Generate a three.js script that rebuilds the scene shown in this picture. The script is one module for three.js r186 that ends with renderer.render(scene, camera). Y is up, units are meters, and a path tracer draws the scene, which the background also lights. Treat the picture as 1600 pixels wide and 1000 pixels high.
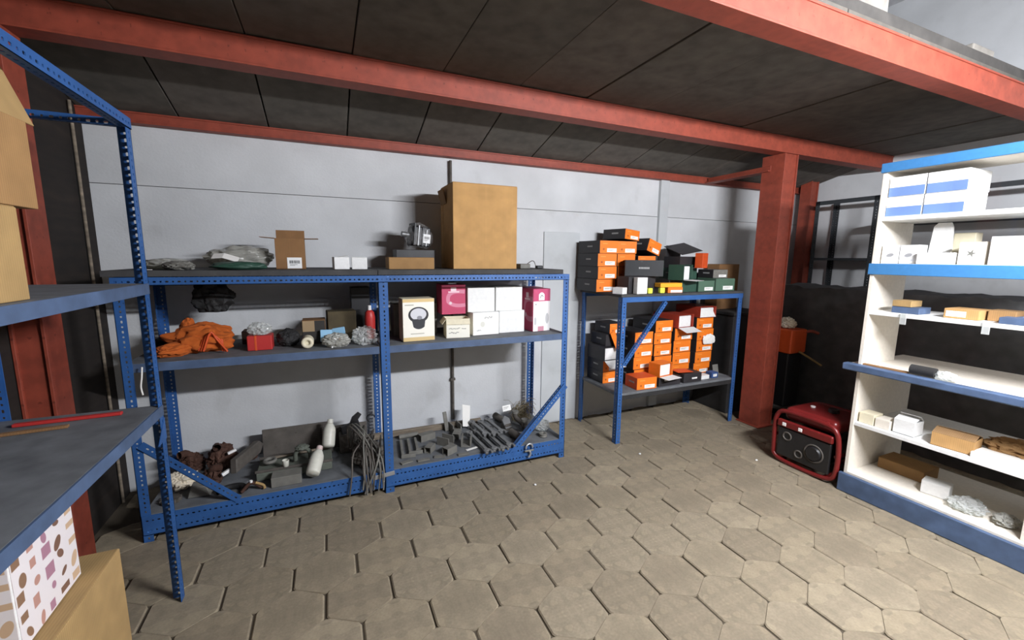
import * as THREE from 'three';
import { RoundedBoxGeometry } from 'three/addons/geometries/RoundedBoxGeometry.js';
import { mergeGeometries, mergeVertices, toCreasedNormals } from 'three/addons/utils/BufferGeometryUtils.js';
import { ImprovedNoise } from 'three/addons/math/ImprovedNoise.js';

// ---------------------------------------------------------------- camera, exposure, lamp
const scene = new THREE.Scene();
scene.background = new THREE.Color(0x000000);
const renderer = new THREE.WebGLRenderer({ antialias: true });
renderer.toneMapping = THREE.LinearToneMapping;
renderer.toneMappingExposure = 3.2;
renderer.shadowMap.enabled = true;
const rad = THREE.MathUtils.degToRad;
const camera = new THREE.PerspectiveCamera(2 * Math.atan(500 / 659.17) * 180 / Math.PI, 1.6, 0.03, 60);
camera.position.set(0, 1.5, 0);
{
  const yaw = rad(23.645), pitch = rad(8.462), roll = rad(0.57);
  const f = new THREE.Vector3(Math.sin(yaw) * Math.cos(pitch), -Math.sin(pitch), -Math.cos(yaw) * Math.cos(pitch));
  const r = new THREE.Vector3(Math.cos(yaw), 0, Math.sin(yaw));
  const u = new THREE.Vector3().crossVectors(r, f);
  camera.up.copy(u).multiplyScalar(Math.cos(roll)).addScaledVector(r, -Math.sin(roll));
  camera.lookAt(f.add(camera.position));
}
// the fluorescent batten that lights the place (fitting built further down)
const LAMP = { x0: 1.55, x1: 2.65, y: 2.28, z: 0.2, color: 0xf6f8ff, power: 15 / 9 };
for (let i = 0; i < 9; i++) {
  const l = new THREE.PointLight(LAMP.color, LAMP.power, 0, 2);
  l.position.set(LAMP.x0 + (LAMP.x1 - LAMP.x0) * (i + 0.5) / 9, LAMP.y - 0.035, LAMP.z);
  l.shadow.radius = 2.2; l.castShadow = true; l.shadow.mapSize.set(512, 512);
  scene.add(l);
}

// ---------------------------------------------------------------- helpers
let seed = 7;
const rnd = () => { seed = (seed * 1664525 + 1013904223) >>> 0; return seed / 4294967296; };
const rr = (a, b) => a + (b - a) * rnd();
const noise = new ImprovedNoise();
const used = {};
function numbered(n) { const k = used[n] = (used[n] ?? -1) + 1; return k ? `${n}_${String(k).padStart(3, '0')}` : n; }
const shade = m => { m.castShadow = true; m.receiveShadow = true; return m; };
function uvBox(g) {                                   // texture coordinates in metres, from the dominant axis
  g = g.index ? g.toNonIndexed() : g;
  if (!g.attributes.normal) g.computeVertexNormals();
  const p = g.attributes.position, n = g.attributes.normal, uv = new Float32Array(p.count * 2);
  for (let i = 0; i < p.count; i += 3) {
    let ax = 0, ay = 0, az = 0;
    for (let k = 0; k < 3; k++) { ax += Math.abs(n.getX(i + k)); ay += Math.abs(n.getY(i + k)); az += Math.abs(n.getZ(i + k)); }
    for (let k = 0; k < 3; k++) {
      const x = p.getX(i + k), y = p.getY(i + k), z = p.getZ(i + k);
      const [a, b] = ax > ay && ax > az ? [z, y] : ay > az ? [x, z] : [x, y];
      uv[(i + k) * 2] = a; uv[(i + k) * 2 + 1] = b;
    }
  }
  g.setAttribute('uv', new THREE.BufferAttribute(uv, 2));
  return g;
}
const strip = g => { g = g.index ? g.toNonIndexed() : g; for (const k of Object.keys(g.attributes)) if (!['position', 'normal', 'uv'].includes(k)) g.deleteAttribute(k); return g; };
const merge = a => mergeGeometries(a.map(strip));
const cache = new Map();
const memo = (k, f) => { if (!cache.has(k)) cache.set(k, f()); return cache.get(k); };
const at = (g, x = 0, y = 0, z = 0, rx = 0, ry = 0, rz = 0) => g.clone().applyMatrix4(new THREE.Matrix4().compose(new THREE.Vector3(x, y, z), new THREE.Quaternion().setFromEuler(new THREE.Euler(rx, ry, rz)), new THREE.Vector3(1, 1, 1)));
// box standing on y = 0, centred in x and z
const box = (w, h, d, r = 0.003) => memo(`b${[w, h, d, r].map(v => v.toFixed(4))}`, () => uvBox(at(r > 0 ? new RoundedBoxGeometry(w, h, d, 1, Math.min(r, w / 2.1, h / 2.1, d / 2.1)) : new THREE.BoxGeometry(w, h, d), 0, h / 2, 0)));
const span = (x0, x1, y0, y1, z0, z1, r = 0.003) => at(box(x1 - x0, y1 - y0, z1 - z0, r), (x0 + x1) / 2, y0, (z0 + z1) / 2);
const cyl = (r0, r1, h, s = 16) => uvBox(at(new THREE.CylinderGeometry(r1, r0, h, s), 0, h / 2, 0));
const lathe = (pts, s = 20) => uvBox(new THREE.LatheGeometry(pts.map(p => new THREE.Vector2(...p)), s));
const V = a => new THREE.Vector3(...a);
const tube = (pts, r, n = 0, s = 6) => uvBox(new THREE.TubeGeometry(pts.length === 2 ? new THREE.LineCurve3(V(pts[0]), V(pts[1])) : new THREE.CatmullRomCurve3(pts.map(V)), n || (pts.length === 2 ? 1 : pts.length * 5), r, s));
const poly = (pts, d, bevel = 0) => {                 // outline in x, y pulled along z, centred on z
  const s = new THREE.Shape(pts.map(p => new THREE.Vector2(...p)));
  return uvBox(at(new THREE.ExtrudeGeometry(s, { depth: d, bevelEnabled: bevel > 0, bevelThickness: bevel, bevelSize: bevel, bevelSegments: 1, curveSegments: 6 }), 0, 0, -d / 2));
};
function lump(sd, rx, ry, rz, amp = 0.25, freq = 2.5, det = 3, sharp = 0) {   // crumpled, flat-bottomed body standing on y = 0
  let g = mergeVertices((() => { const q = new THREE.IcosahedronGeometry(1, det * 3); q.deleteAttribute('uv'); q.deleteAttribute('normal'); return q; })());
  const p = g.attributes.position, v = new THREE.Vector3();
  for (let i = 0; i < p.count; i++) {
    v.fromBufferAttribute(p, i);
    let n = noise.noise(v.x * freq + sd * 9.1, v.y * freq, v.z * freq + sd) + 0.5 * noise.noise(v.x * freq * 2.3, v.y * freq * 2.3 + sd * 3, v.z * freq * 2.3);
    if (sharp) n = n * (1 - sharp) + sharp * (0.5 - Math.abs(noise.noise(v.x * freq * 1.7 + sd, v.y * freq * 1.7, v.z * freq * 1.7)) * 2.4);
    v.multiplyScalar(1 + amp * n);
    p.setXYZ(i, v.x * rx, Math.max(0, v.y * ry + ry * 0.82), v.z * rz);
  }
  g.computeVertexNormals();
  return uvBox(sharp ? toCreasedNormals(g, 0.55) : g);
}
function part(parent, name, g, m, x = 0, y = 0, z = 0, rx = 0, ry = 0, rz = 0, label) {
  const o = shade(new THREE.Mesh(g, m)); o.name = name; o.position.set(x, y, z); o.rotation.set(rx, ry, rz);
  if (label) o.userData.label = label;
  parent.add(o); return o;
}
function thing(name, label, category, [x, y, z] = [0, 0, 0], ry = 0, group) {
  const o = new THREE.Group(); o.name = numbered(name); o.position.set(x, y, z); o.rotation.y = ry;
  o.userData = { label, category }; if (group) o.userData.group = group;
  scene.add(o); return o;
}
function single(name, label, category, g, m, [x, y, z] = [0, 0, 0], [rx, ry, rz] = [0, 0, 0], group) {
  const o = shade(new THREE.Mesh(g, m)); o.name = numbered(name); o.position.set(x, y, z); o.rotation.set(rx, ry, rz);
  o.userData = { label, category }; if (group) o.userData.group = group;
  scene.add(o); return o;
}
function struct(name, label, category = 'structure') {
  const o = new THREE.Group(); o.name = name; o.userData = { label, category, kind: 'structure' }; scene.add(o); return o;
}

// ---------------------------------------------------------------- materials
const fbm = (x, y, o = 4, s = 0) => { let a = 0, k = 0.5; for (let i = 0; i < o; i++) { a += k * noise.noise(x, y, s + i * 7.7); x *= 2.03; y *= 2.03; k *= 0.5; } return a; };
function tex(n, f, srgb = true, rep = 1) {
  const d = new Uint8Array(n * n * 4);
  for (let j = 0; j < n; j++) for (let i = 0; i < n; i++) { const c = f(i / n, j / n); for (let k = 0; k < 3; k++) d[(j * n + i) * 4 + k] = Math.max(0, Math.min(255, c[k] * 255)); d[(j * n + i) * 4 + 3] = 255; }
  const t = new THREE.DataTexture(d, n, n); t.magFilter = THREE.LinearFilter; t.minFilter = THREE.LinearMipmapLinearFilter; t.generateMipmaps = true;
  t.wrapS = t.wrapT = THREE.MirroredRepeatWrapping; t.repeat.set(rep, rep);
  if (srgb) t.colorSpace = THREE.SRGBColorSpace; t.needsUpdate = true; return t;
}
const grey = v => [v, v, v];
const mottle = (n, lo, hi, fr, rep, s) => tex(n, (u, v) => grey(lo + (hi - lo) * (0.5 + fbm(u * fr, v * fr, 5, s))), true, rep);
const T = {
  fine: mottle(256, 0.94, 1.0, 24, 2, 1),
  dust: mottle(256, 0.74, 1.0, 7, 1.5, 3),
  wall: tex(512, (u, v) => { const a = 0.94 + 0.10 * fbm(u * 6, v * 6, 5, 2), st = Math.max(0, fbm(u * 9, v * 7, 5, 9) - 0.2) * 0.22; return [a - st, a - st * 1.04, a - st * 1.12]; }, true, 0.45),
  board: tex(256, (u, v) => { const a = 0.72 + 0.5 * fbm(u * 4, v * 26, 4, 5) + 0.25 * fbm(u * 5, v * 5, 4, 6); return [a, a * 0.98, a * 0.95]; }, true, 1),
  concrete: [0, 1, 2].map(s => tex(256, (u, v) => { const a = 0.84 + 0.16 * fbm(u * 5, v * 5, 4, s * 4) + 0.1 * fbm(u * 40, v * 40, 3, s * 5); const c = fbm(u * 3, v * 3, 3, s + 30) > 0.2 ? 0.06 : 0; return [a + c, a + c, a + c * 0.9]; }, true, 2.2)),
  card: tex(256, (u, v) => { const a = 0.92 + 0.12 * fbm(u * 6, v * 6, 4, 11) + 0.04 * Math.sin(u * 400); return [a, a * 0.99, a * 0.97]; }, true, 2),
  paint: tex(256, (u, v) => { const c = fbm(u * 9, v * 9, 5, 21); const a = 0.9 + 0.16 * fbm(u * 4, v * 4, 4, 22); return c > 0.38 ? [0.55, 0.5, 0.46] : [a, a, a]; }, true, 2),
  rust: tex(256, (u, v) => { const a = 0.88 + 0.22 * fbm(u * 8, v * 8, 5, 25), b = fbm(u * 30, v * 12, 4, 26); return b > 0.34 ? [a * 0.8, a * 0.74, a * 0.72] : [a, a * 0.97, a * 0.96]; }, true, 2),
  bump: tex(256, (u, v) => grey(0.5 + 0.5 * fbm(u * 24, v * 24, 5, 40)), false, 3),
};
const mat = (hex, o = {}) => new THREE.MeshStandardMaterial({ color: hex, roughness: 0.75, ...o });
const M = {
  wall: mat(0xd5d7d8, { map: T.wall, roughness: 0.9, bumpMap: T.bump, bumpScale: 0.0008 }),
  wallTrim: mat(0xcbcfd0, { map: T.wall, roughness: 0.85 }),
  darkwall: mat(0x2a211b, { map: T.board, roughness: 0.9 }),  // shade behind the left unit is put into this dark brown
  hall: mat(0xd5d7d8, { map: T.wall, roughness: 0.95 }),
  roof: mat(0xd6d6d8, { map: T.dust, roughness: 0.8 }),
  deck: [0x625d55, 0x5e5951, 0x665f57].map(c => mat(c, { map: T.dust, roughness: 0.85 })),
  slab: mat(0x4a4743, { map: T.dust, roughness: 0.95 }),
  block: mat(0x9a958c, { map: T.dust, roughness: 0.95 }),
  red: mat(0x9f4a36, { map: T.rust, roughness: 0.6 }),
  blue: mat(0x3465a6, { map: T.paint, roughness: 0.5, metalness: 0.1 }),
  blueLight: mat(0x3f7cb2, { map: T.fine, roughness: 0.5 }),
  blueDull: mat(0x54698a, { map: T.dust, roughness: 0.6 }),
  shelf: mat(0x74777a, { map: T.dust, roughness: 0.8 }),
  shelfTop: mat(0x4a4a4a, { map: T.dust, roughness: 0.9 }),
  soil: mat(0x4c4336, { roughness: 1 }),
  pav: T.concrete.flatMap((t, i) => [0x9a8d76, 0x958872, 0x9f927b].map(c => mat(c, { map: t, roughness: 0.95, bumpMap: T.bump, bumpScale: 0.0007 }))),
  card: mat(0xc49a63, { map: T.card, roughness: 0.9 }),
  card2: mat(0xa27e52, { map: T.card, roughness: 0.9 }),
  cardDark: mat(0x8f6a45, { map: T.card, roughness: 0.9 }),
  cardPale: mat(0xae9060, { map: T.card, roughness: 0.9 }),
  cardIn: mat(0x9c7b55, { map: T.card, roughness: 0.95 }),
  tape: mat(0xb88b50, { roughness: 0.35 }),
  white: mat(0xe9e9e6, { map: T.fine, roughness: 0.7 }),
  whiteGloss: mat(0xf0eeea, { roughness: 0.35 }),
  paper: mat(0xe6e4de, { roughness: 0.85, side: THREE.DoubleSide }),
  cream: mat(0xe2d9bd, { map: T.fine, roughness: 0.7 }),
  inner: mat(0xe6ded0, { map: T.fine, roughness: 0.6 }),
  ply: mat(0xd0ab80, { map: T.board, roughness: 0.7 }),
  black: mat(0x1b1b1d, { roughness: 0.5 }),
  blackSoft: mat(0x2c2b2b, { map: T.dust, roughness: 0.8 }),
  rubber: mat(0x161616, { roughness: 0.75 }),
  boxSide: mat(0x2d2b2d, { map: T.fine, roughness: 0.55 }),
  orange: mat(0xe8791c, { map: T.fine, roughness: 0.55 }),
  orangeRed: mat(0xd0501f, { map: T.fine, roughness: 0.55 }),
  redBox: mat(0xa93a26, { map: T.fine, roughness: 0.55 }),
  green: mat(0x2c4c3e, { map: T.fine, roughness: 0.55 }),
  greenLid: mat(0x4e6b58, { map: T.fine, roughness: 0.6 }),
  yellow: mat(0xf0a826, { roughness: 0.6 }),
  lime: mat(0xd6dc4a, { roughness: 0.6 }),
  pink: mat(0xb5385e, { map: T.fine, roughness: 0.5 }),
  pinkPale: mat(0xd98aa0, { roughness: 0.5 }),
  cloth: mat(0xb8591a, { roughness: 0.95, map: T.fine }),
  genRed: mat(0x6a1a19, { roughness: 0.35 }),
  panel: mat(0x1d1c1d, { roughness: 0.45 }),
  steel: mat(0x8f9090, { metalness: 0.5, roughness: 0.45, map: T.dust }),
  steelDull: mat(0x8a8880, { metalness: 0.1, roughness: 0.7, map: T.dust }),
  iron: mat(0x66635d, { metalness: 0.15, roughness: 0.75, map: T.rust }),
  rusty: mat(0x5a3f33, { metalness: 0.2, roughness: 0.85, map: T.rust }),
  ironGreen: mat(0x747a6e, { metalness: 0.2, roughness: 0.8, map: T.dust }),
  bottle: mat(0xd6d5c8, { roughness: 0.45, map: T.fine }),
  bottleCap: mat(0xcdb9b4, { roughness: 0.5 }),
  redPlastic: mat(0xb4312e, { roughness: 0.45 }),
  skyblue: mat(0x86b3d0, { roughness: 0.7, side: THREE.DoubleSide }),
  olive: mat(0x5d5138, { map: T.dust, roughness: 0.85 }),
  wood: mat(0xa89c8c, { map: T.board, roughness: 0.85 }),
  straw: mat(0x8c8064, { roughness: 0.95 }),
  tarp: mat(0x5a5b5c, { map: T.dust, roughness: 0.7 }),
  darkPanel: mat(0x2c2b2b, { map: T.dust, roughness: 0.8 }),
  rag: mat(0xd8cdb8, { roughness: 0.95, side: THREE.DoubleSide }),
  ink: mat(0x3a3a40, { roughness: 0.8 }),
  print: mat(0x9a9a98, { roughness: 0.8 }),
  galv: mat(0xb9bcc0, { metalness: 0.7, roughness: 0.4 }),
  glass: new THREE.MeshPhysicalMaterial({ color: 0xffffff, transmission: 1, thickness: 0, roughness: 0.03, ior: 1.5 }),
  film: new THREE.MeshPhysicalMaterial({ color: 0xf0f2f0, transmission: 0.68, thickness: 0, roughness: 0.1, side: THREE.DoubleSide }),
  filmClear: new THREE.MeshPhysicalMaterial({ color: 0xffffff, transmission: 0.94, thickness: 0, roughness: 0.08, side: THREE.DoubleSide }),
  filmGrey: new THREE.MeshPhysicalMaterial({ color: 0xc4c3ba, transmission: 0.5, thickness: 0, roughness: 0.28, side: THREE.DoubleSide }),
  lampGlow: new THREE.MeshStandardMaterial({ color: 0xffffff, emissive: LAMP.color, emissiveIntensity: 4 }),
};
function canvasMat(w, h, draw, rough = 0.6) {
  const c = document.createElement('canvas'); c.width = w; c.height = h; const g = c.getContext('2d'); draw(g, w, h);
  const t = new THREE.CanvasTexture(c); t.colorSpace = THREE.SRGBColorSpace;
  return new THREE.MeshStandardMaterial({ map: t, roughness: rough });
}
const sheet = (w, h, t = 0.0012) => memo(`s${w.toFixed(4)},${h.toFixed(4)},${t}`, () => at(new THREE.BoxGeometry(w, h, t), 0, h / 2, t / 2));   // keeps its 0..1 uv for printed sheets

// ---------------------------------------------------------------- the setting
const ZW = -3.27, XL = -1.22, XR = 5.05, ZF = 8, YR = 3.9;
{
  const w = struct('wall_back', 'white painted back wall behind the blue shelving', 'wall');
  part(w, 'wall_panel', span(XL - 0.15, XR + 0.15, -0.1, 1.899, ZW - 0.15, ZW, 0.003), M.wall);
  part(w, 'wall_panel', span(XL - 0.15, XR + 0.15, 1.902, YR, ZW - 0.15, ZW - 0.003, 0.003), M.wall);
  part(w, 'wall_core', span(XL - 0.15, XR + 0.15, -0.1, YR, ZW - 0.3, ZW - 0.15, 0), M.wall);
  part(w, 'pilaster', span(2.955, 3.06, 0, 2.3, ZW - 0.01, ZW + 0.03, 0.006), M.wallTrim);
  part(w, 'blocked_doorway', span(1.72, 2.08, 0.0, 1.72, ZW - 0.01, ZW + 0.012, 0.004), M.wallTrim);
  const l = struct('wall_left', 'boarded wall behind the left shelf unit, its shade put into the dark brown', 'wall');
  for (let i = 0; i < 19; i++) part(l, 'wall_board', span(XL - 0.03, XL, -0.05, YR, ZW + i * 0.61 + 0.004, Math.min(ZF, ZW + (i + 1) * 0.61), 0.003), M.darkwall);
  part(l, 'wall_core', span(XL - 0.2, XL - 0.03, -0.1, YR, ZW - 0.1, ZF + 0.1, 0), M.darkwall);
  const r = struct('wall_right', 'pale plastered right wall behind the dark racking', 'wall');
  part(r, 'wall_panel', span(XR, XR + 0.15, -0.1, YR, ZW - 0.1, ZF + 0.1, 0), M.hall);
  const f = struct('wall_front', 'pale plastered wall facing the shelving', 'wall');
  part(f, 'wall_panel', span(XL - 0.15, XR + 0.15, -0.1, YR, ZF, ZF + 0.15, 0), M.hall);
}
{ // paved floor
  const fl = struct('floor', 'floor of worn grey hexagonal concrete pavers', 'floor');
  part(fl, 'soil_bed', span(XL - 0.1, XR + 0.1, -0.15, -0.010, ZW - 0.1, ZF + 0.1, 0), M.soil);
  const hx = (gx, gz) => {                              // half width .139, straight sides along z, rounded shoulders
    const w = 0.139 - gx, s = 0.0775 - gz * 0.4, t = 0.1445 - gz, k = 0.012;
    const o = [[w, -s + k], [w, s - k], [w - k * 0.7, s + k * 0.25], [k * 1.6, t - k * 0.25], [0, t], [-k * 1.6, t - k * 0.25], [-w + k * 0.7, s + k * 0.25], [-w, s - k], [-w, -s + k], [-w + k * 0.7, -s - k * 0.25], [-k * 1.6, -t + k * 0.25], [0, -t], [k * 1.6, -t + k * 0.25], [w - k * 0.7, -s - k * 0.25]];
    const n = o.length, P = [], put = (a, b, c) => P.push(...a, ...b, ...c);
    const c0 = (p, f, y) => [p[0] * f, y, p[1] * (f < 1 ? 0.992 : 1)];
    for (let i = 0; i < n; i++) {
      const a = o[i], b = o[(i + 1) % n];
      put([0, 0, 0], c0(b, 0.955, 0), c0(a, 0.955, 0));
      put(c0(a, 0.955, 0), c0(b, 0.955, 0), c0(b, 1, -0.005)); put(c0(a, 0.955, 0), c0(b, 1, -0.005), c0(a, 1, -0.005));
      put(c0(a, 1, -0.005), c0(b, 1, -0.005), c0(b, 1, -0.03)); put(c0(a, 1, -0.005), c0(b, 1, -0.03), c0(a, 1, -0.03));
    }
    const g = new THREE.BufferGeometry(); g.setAttribute('position', new THREE.Float32BufferAttribute(P, 3)); g.computeVertexNormals();
    const q = g.attributes.normal; if (q.getY(0) < 0) { for (let i = 0; i < P.length; i += 9) for (let k = 0; k < 3; k++) [P[i + 3 + k], P[i + 6 + k]] = [P[i + 6 + k], P[i + 3 + k]]; g.setAttribute('position', new THREE.Float32BufferAttribute(P, 3)); g.computeVertexNormals(); }
    return uvBox(g);
  };
  const G = [hx(0.0042, 0.0004), hx(0.003, 0.0002), hx(0.0055, 0.0006)];
  const all = [];
  camera.updateMatrixWorld(); camera.updateProjectionMatrix();
  const pv = new THREE.Matrix4().multiplyMatrices(camera.projectionMatrix, camera.matrixWorld.clone().invert());
  for (let j = -7; j <= 34; j++) for (let i = -8; i <= 18; i++) {
    const x = 0.6185 + 0.278 * i + (j & 1 ? 0.139 : 0), z = -1.81 + 0.222 * j;
    if (x < XL + 0.1 || x > XR - 0.1 || z < ZW + 0.1 || z > ZF - 0.1) continue;
    const c = V([x, 0, z]).applyMatrix4(pv);
    const seen = z < -0.2 && Math.abs(c.x) < 1.06 && Math.abs(c.y) < 1.08;
    all.push({ x, z, k: (seen ? 0 : 100) + Math.hypot(x, z) });
  }
  all.sort((a, b) => a.k - b.k);
  const rest = [];
  all.forEach((p, i) => {
    const g = G[Math.floor(rnd() * 3)], y = rr(-0.003, 0.001), tx = rr(-0.008, 0.008), tz = rr(-0.008, 0.008), a = (rnd() < 0.5 ? Math.PI : 0) + rr(-0.015, 0.015);
    if (i < 300 && p.k < 100) part(fl, 'paver', g, M.pav[Math.floor(rnd() * 9)], p.x, y, p.z, tx, a, tz);
    else rest.push(at(g, p.x, y, p.z, 0, a, 0));
  });
  part(fl, 'paver_field', merge(rest), M.pav[0]).userData.kind = 'stuff';
}
{ // mezzanine deck overhead, with its steel, and the roof of the hall
  const c = struct('ceiling', 'dark boarded underside of the mezzanine with the hall roof beyond', 'ceiling');
  for (let i = 0; i < 14; i++) { const x = XL + i * 0.464; part(c, 'deck_panel', span(x + 0.002, Math.min(XR, x + 0.462), 2.498 + (i % 3) * 0.003, 2.53, ZW + 0.005, -1.2, 0.004), M.deck[i % 3]); }
  part(c, 'deck_slab', span(XL, XR, 2.532, 2.59, ZW + 0.005, -1.215, 0.004), M.slab);
  part(c, 'roof', span(XL - 0.15, XR + 0.15, YR, YR + 0.1, ZW - 0.2, ZF + 0.1, 0), M.roof);
  for (let i = 0; i < 12; i++) part(c, 'roof_rib', span(XL + 0.3 + i * 0.5, XL + 0.36 + i * 0.5, YR - 0.035, YR, ZW, ZF, 0.004), M.roof);
  const ibeam = (name, label, x0, x1, y0, y1, zf, w, m) => {
    const b = struct(name, label, 'beam'), zc = zf - w / 2;
    part(b, 'web', span(x0, x1, y0 + 0.008, y1 - 0.008, zf - 0.03, zf - 0.006, 0.002), m);
    part(b, 'bottom_flange', span(x0, x1, y0, y0 + 0.01, zf - w, zf, 0.002), m);
    part(b, 'top_flange', span(x0, x1, y1 - 0.01, y1, zf - w, zf, 0.002), m);
    return b;
  };
  ibeam('trim_1', 'red steel beam across the ceiling joined to the column', XL, XR, 2.37, 2.497, -2.42, 0.11, M.red);
  ibeam('trim_2', 'salmon red steel edge beam of the mezzanine', XL, XR, 2.37, 2.497, -1.18, 0.1, M.red);
  ibeam('trim_3', 'slim red steel beam along the top of the white wall', XL, XR, 2.238, 2.3, -3.2, 0.06, M.red);
  for (let i = 0; i < 14; i++) { const x = XL + i * 0.464; part(c, 'soffit_panel', at(box(Math.min(XR, x + 0.46) - x - 0.004, 0.012, 0.71, 0.003), 0, 0, 0, -0.262), M.deck[(i + 1) % 3], (x + 0.002 + Math.min(XR, x + 0.46)) / 2, 2.392, -2.876); }
  const cb = struct('trim_4', 'short red cross beam from the column to the white wall', 'beam');
  part(cb, 'web', span(3.49, 3.53, 2.25, 2.29, -3.19, -2.54, 0.003), M.red); part(cb, 'bottom_flange', span(3.46, 3.56, 2.24, 2.25, -3.19, -2.54, 0.002), M.red);
}
{
  const col = (label, x, z, w, d, m, h = 2.37) => {
    const t = thing('steel_column', label, 'column', [x, 0, z]);
    part(t, 'flange', span(-w / 2, -w / 2 + 0.012, 0, h, -d / 2, d / 2, 0.002), m); part(t, 'flange', span(w / 2 - 0.012, w / 2, 0, h, -d / 2, d / 2, 0.002), m);
    part(t, 'web', span(-w / 2 + 0.012, w / 2 - 0.012, 0, h, d / 2 - 0.025, d / 2 - 0.013, 0), m); part(t, 'web', span(-w / 2 + 0.012, w / 2 - 0.012, 0, h, -d / 2 + 0.013, -d / 2 + 0.025, 0), m);
    part(t, 'base_plate', span(-w / 2 - 0.02, w / 2 + 0.02, 0, 0.008, -d / 2 - 0.015, d / 2 + 0.015, 0.001), m);
  };
  col('red steel column standing between the blue bench and the generator', 3.58, -2.525, 0.17, 0.2, M.red);
  col('red steel column against the brown wall behind the left shelf', -1.162, -2.47, 0.11, 0.14, M.red);
  col('red steel column in the far corner beside the dark racking', 4.92, -3.1, 0.12, 0.12, M.red);
  const pipe = thing('vertical_pipe', 'thin dark pipe running down the white wall behind the big carton', 'pipe', [0.9, 0, ZW + 0.02]);
  part(pipe, 'tube', cyl(0.011, 0.011, 2.05, 10), M.iron, 0, 0.17, 0);
  for (const y of [0.5, 1.3, 2.0]) part(pipe, 'clip', box(0.04, 0.02, 0.03), M.iron, 0, y, -0.005);
  single('conduit', 'thin pale conduit in the corner of the brown wall', 'pipe', cyl(0.008, 0.008, 2.3, 8), M.wood, [XL + 0.015, 0, -3.12]);
}

// ---------------------------------------------------------------- the fluorescent batten
{
  const t = thing('batten_lamp', 'white fluorescent batten hanging on chains in front of the mezzanine', 'lamp', [(LAMP.x0 + LAMP.x1) / 2, LAMP.y, LAMP.z]);
  const L = LAMP.x1 - LAMP.x0;
  part(t, 'housing', box(L + 0.04, 0.045, 0.06, 0.006), M.whiteGloss, 0, 0.028, 0);
  part(t, 'tube', at(cyl(0.013, 0.013, L, 12), -L / 2, 0, 0, 0, 0, -Math.PI / 2), M.lampGlow, 0, 0, 0, 0, 0, 0, 'glowing white tube');
  for (const s of [-1, 1]) { part(t, 'end_cap', box(0.02, 0.04, 0.035), M.whiteGloss, s * (L / 2 + 0.008), -0.014, 0); part(t, 'chain', cyl(0.003, 0.003, YR - LAMP.y - 0.07, 6), M.galv, s * L * 0.4, 0.07, 0); }
}

// ---------------------------------------------------------------- slotted steel shelving
function angle(len, a, b, sx = 1, sz = 1, rows = 1, t = 0.003) {     // upright along y, flange a along x and b along z
  return memo(`a${len.toFixed(3)},${a},${b},${sx},${sz},${rows}`, () => {
    const flange = w => {
      const s = new THREE.Shape([[0, 0], [w, 0], [w, len], [0, len]].map(p => new THREE.Vector2(...p)));
      for (let r = 0; r < rows; r++) {
        const cx = w * (r + 0.55) / rows;
        for (let y = 0.02 + (r % 2) * 0.012, k = 0; y < len - 0.015; y += 0.025, k++) {
          const hw = 0.0042, hh = k % 2 ? 0.0042 : 0.0065, h = new THREE.Path();
          [[-hw, -hh + 0.002], [-hw + 0.002, -hh], [hw - 0.002, -hh], [hw, -hh + 0.002], [hw, hh - 0.002], [hw - 0.002, hh], [-hw + 0.002, hh], [-hw, hh - 0.002]].reverse().forEach((p, i) => h[i ? 'lineTo' : 'moveTo'](cx + p[0], y + p[1]));
          h.closePath(); s.holes.push(h);
        }
      }
      return new THREE.ExtrudeGeometry(s, { depth: t, bevelEnabled: false });
    };
    const A = at(flange(a), sx > 0 ? 0 : -a, 0, sz > 0 ? 0 : -t);
    const B = at(at(flange(b), 0, 0, 0, 0, -Math.PI / 2), sx > 0 ? t : 0, 0, sz > 0 ? 0 : -b);
    return uvBox(merge([A, B]));
  });
}
const rail = (len, a, b, sx, sz, rows) => at(angle(len, a, b, sx, sz, rows), 0, 0, 0, 0, 0, -Math.PI / 2);   // lying along +x, flange a hanging or standing in y
const gusset = (s, t = 0.003) => poly([[0, 0], [s, 0], [0, s]], t);
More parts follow.
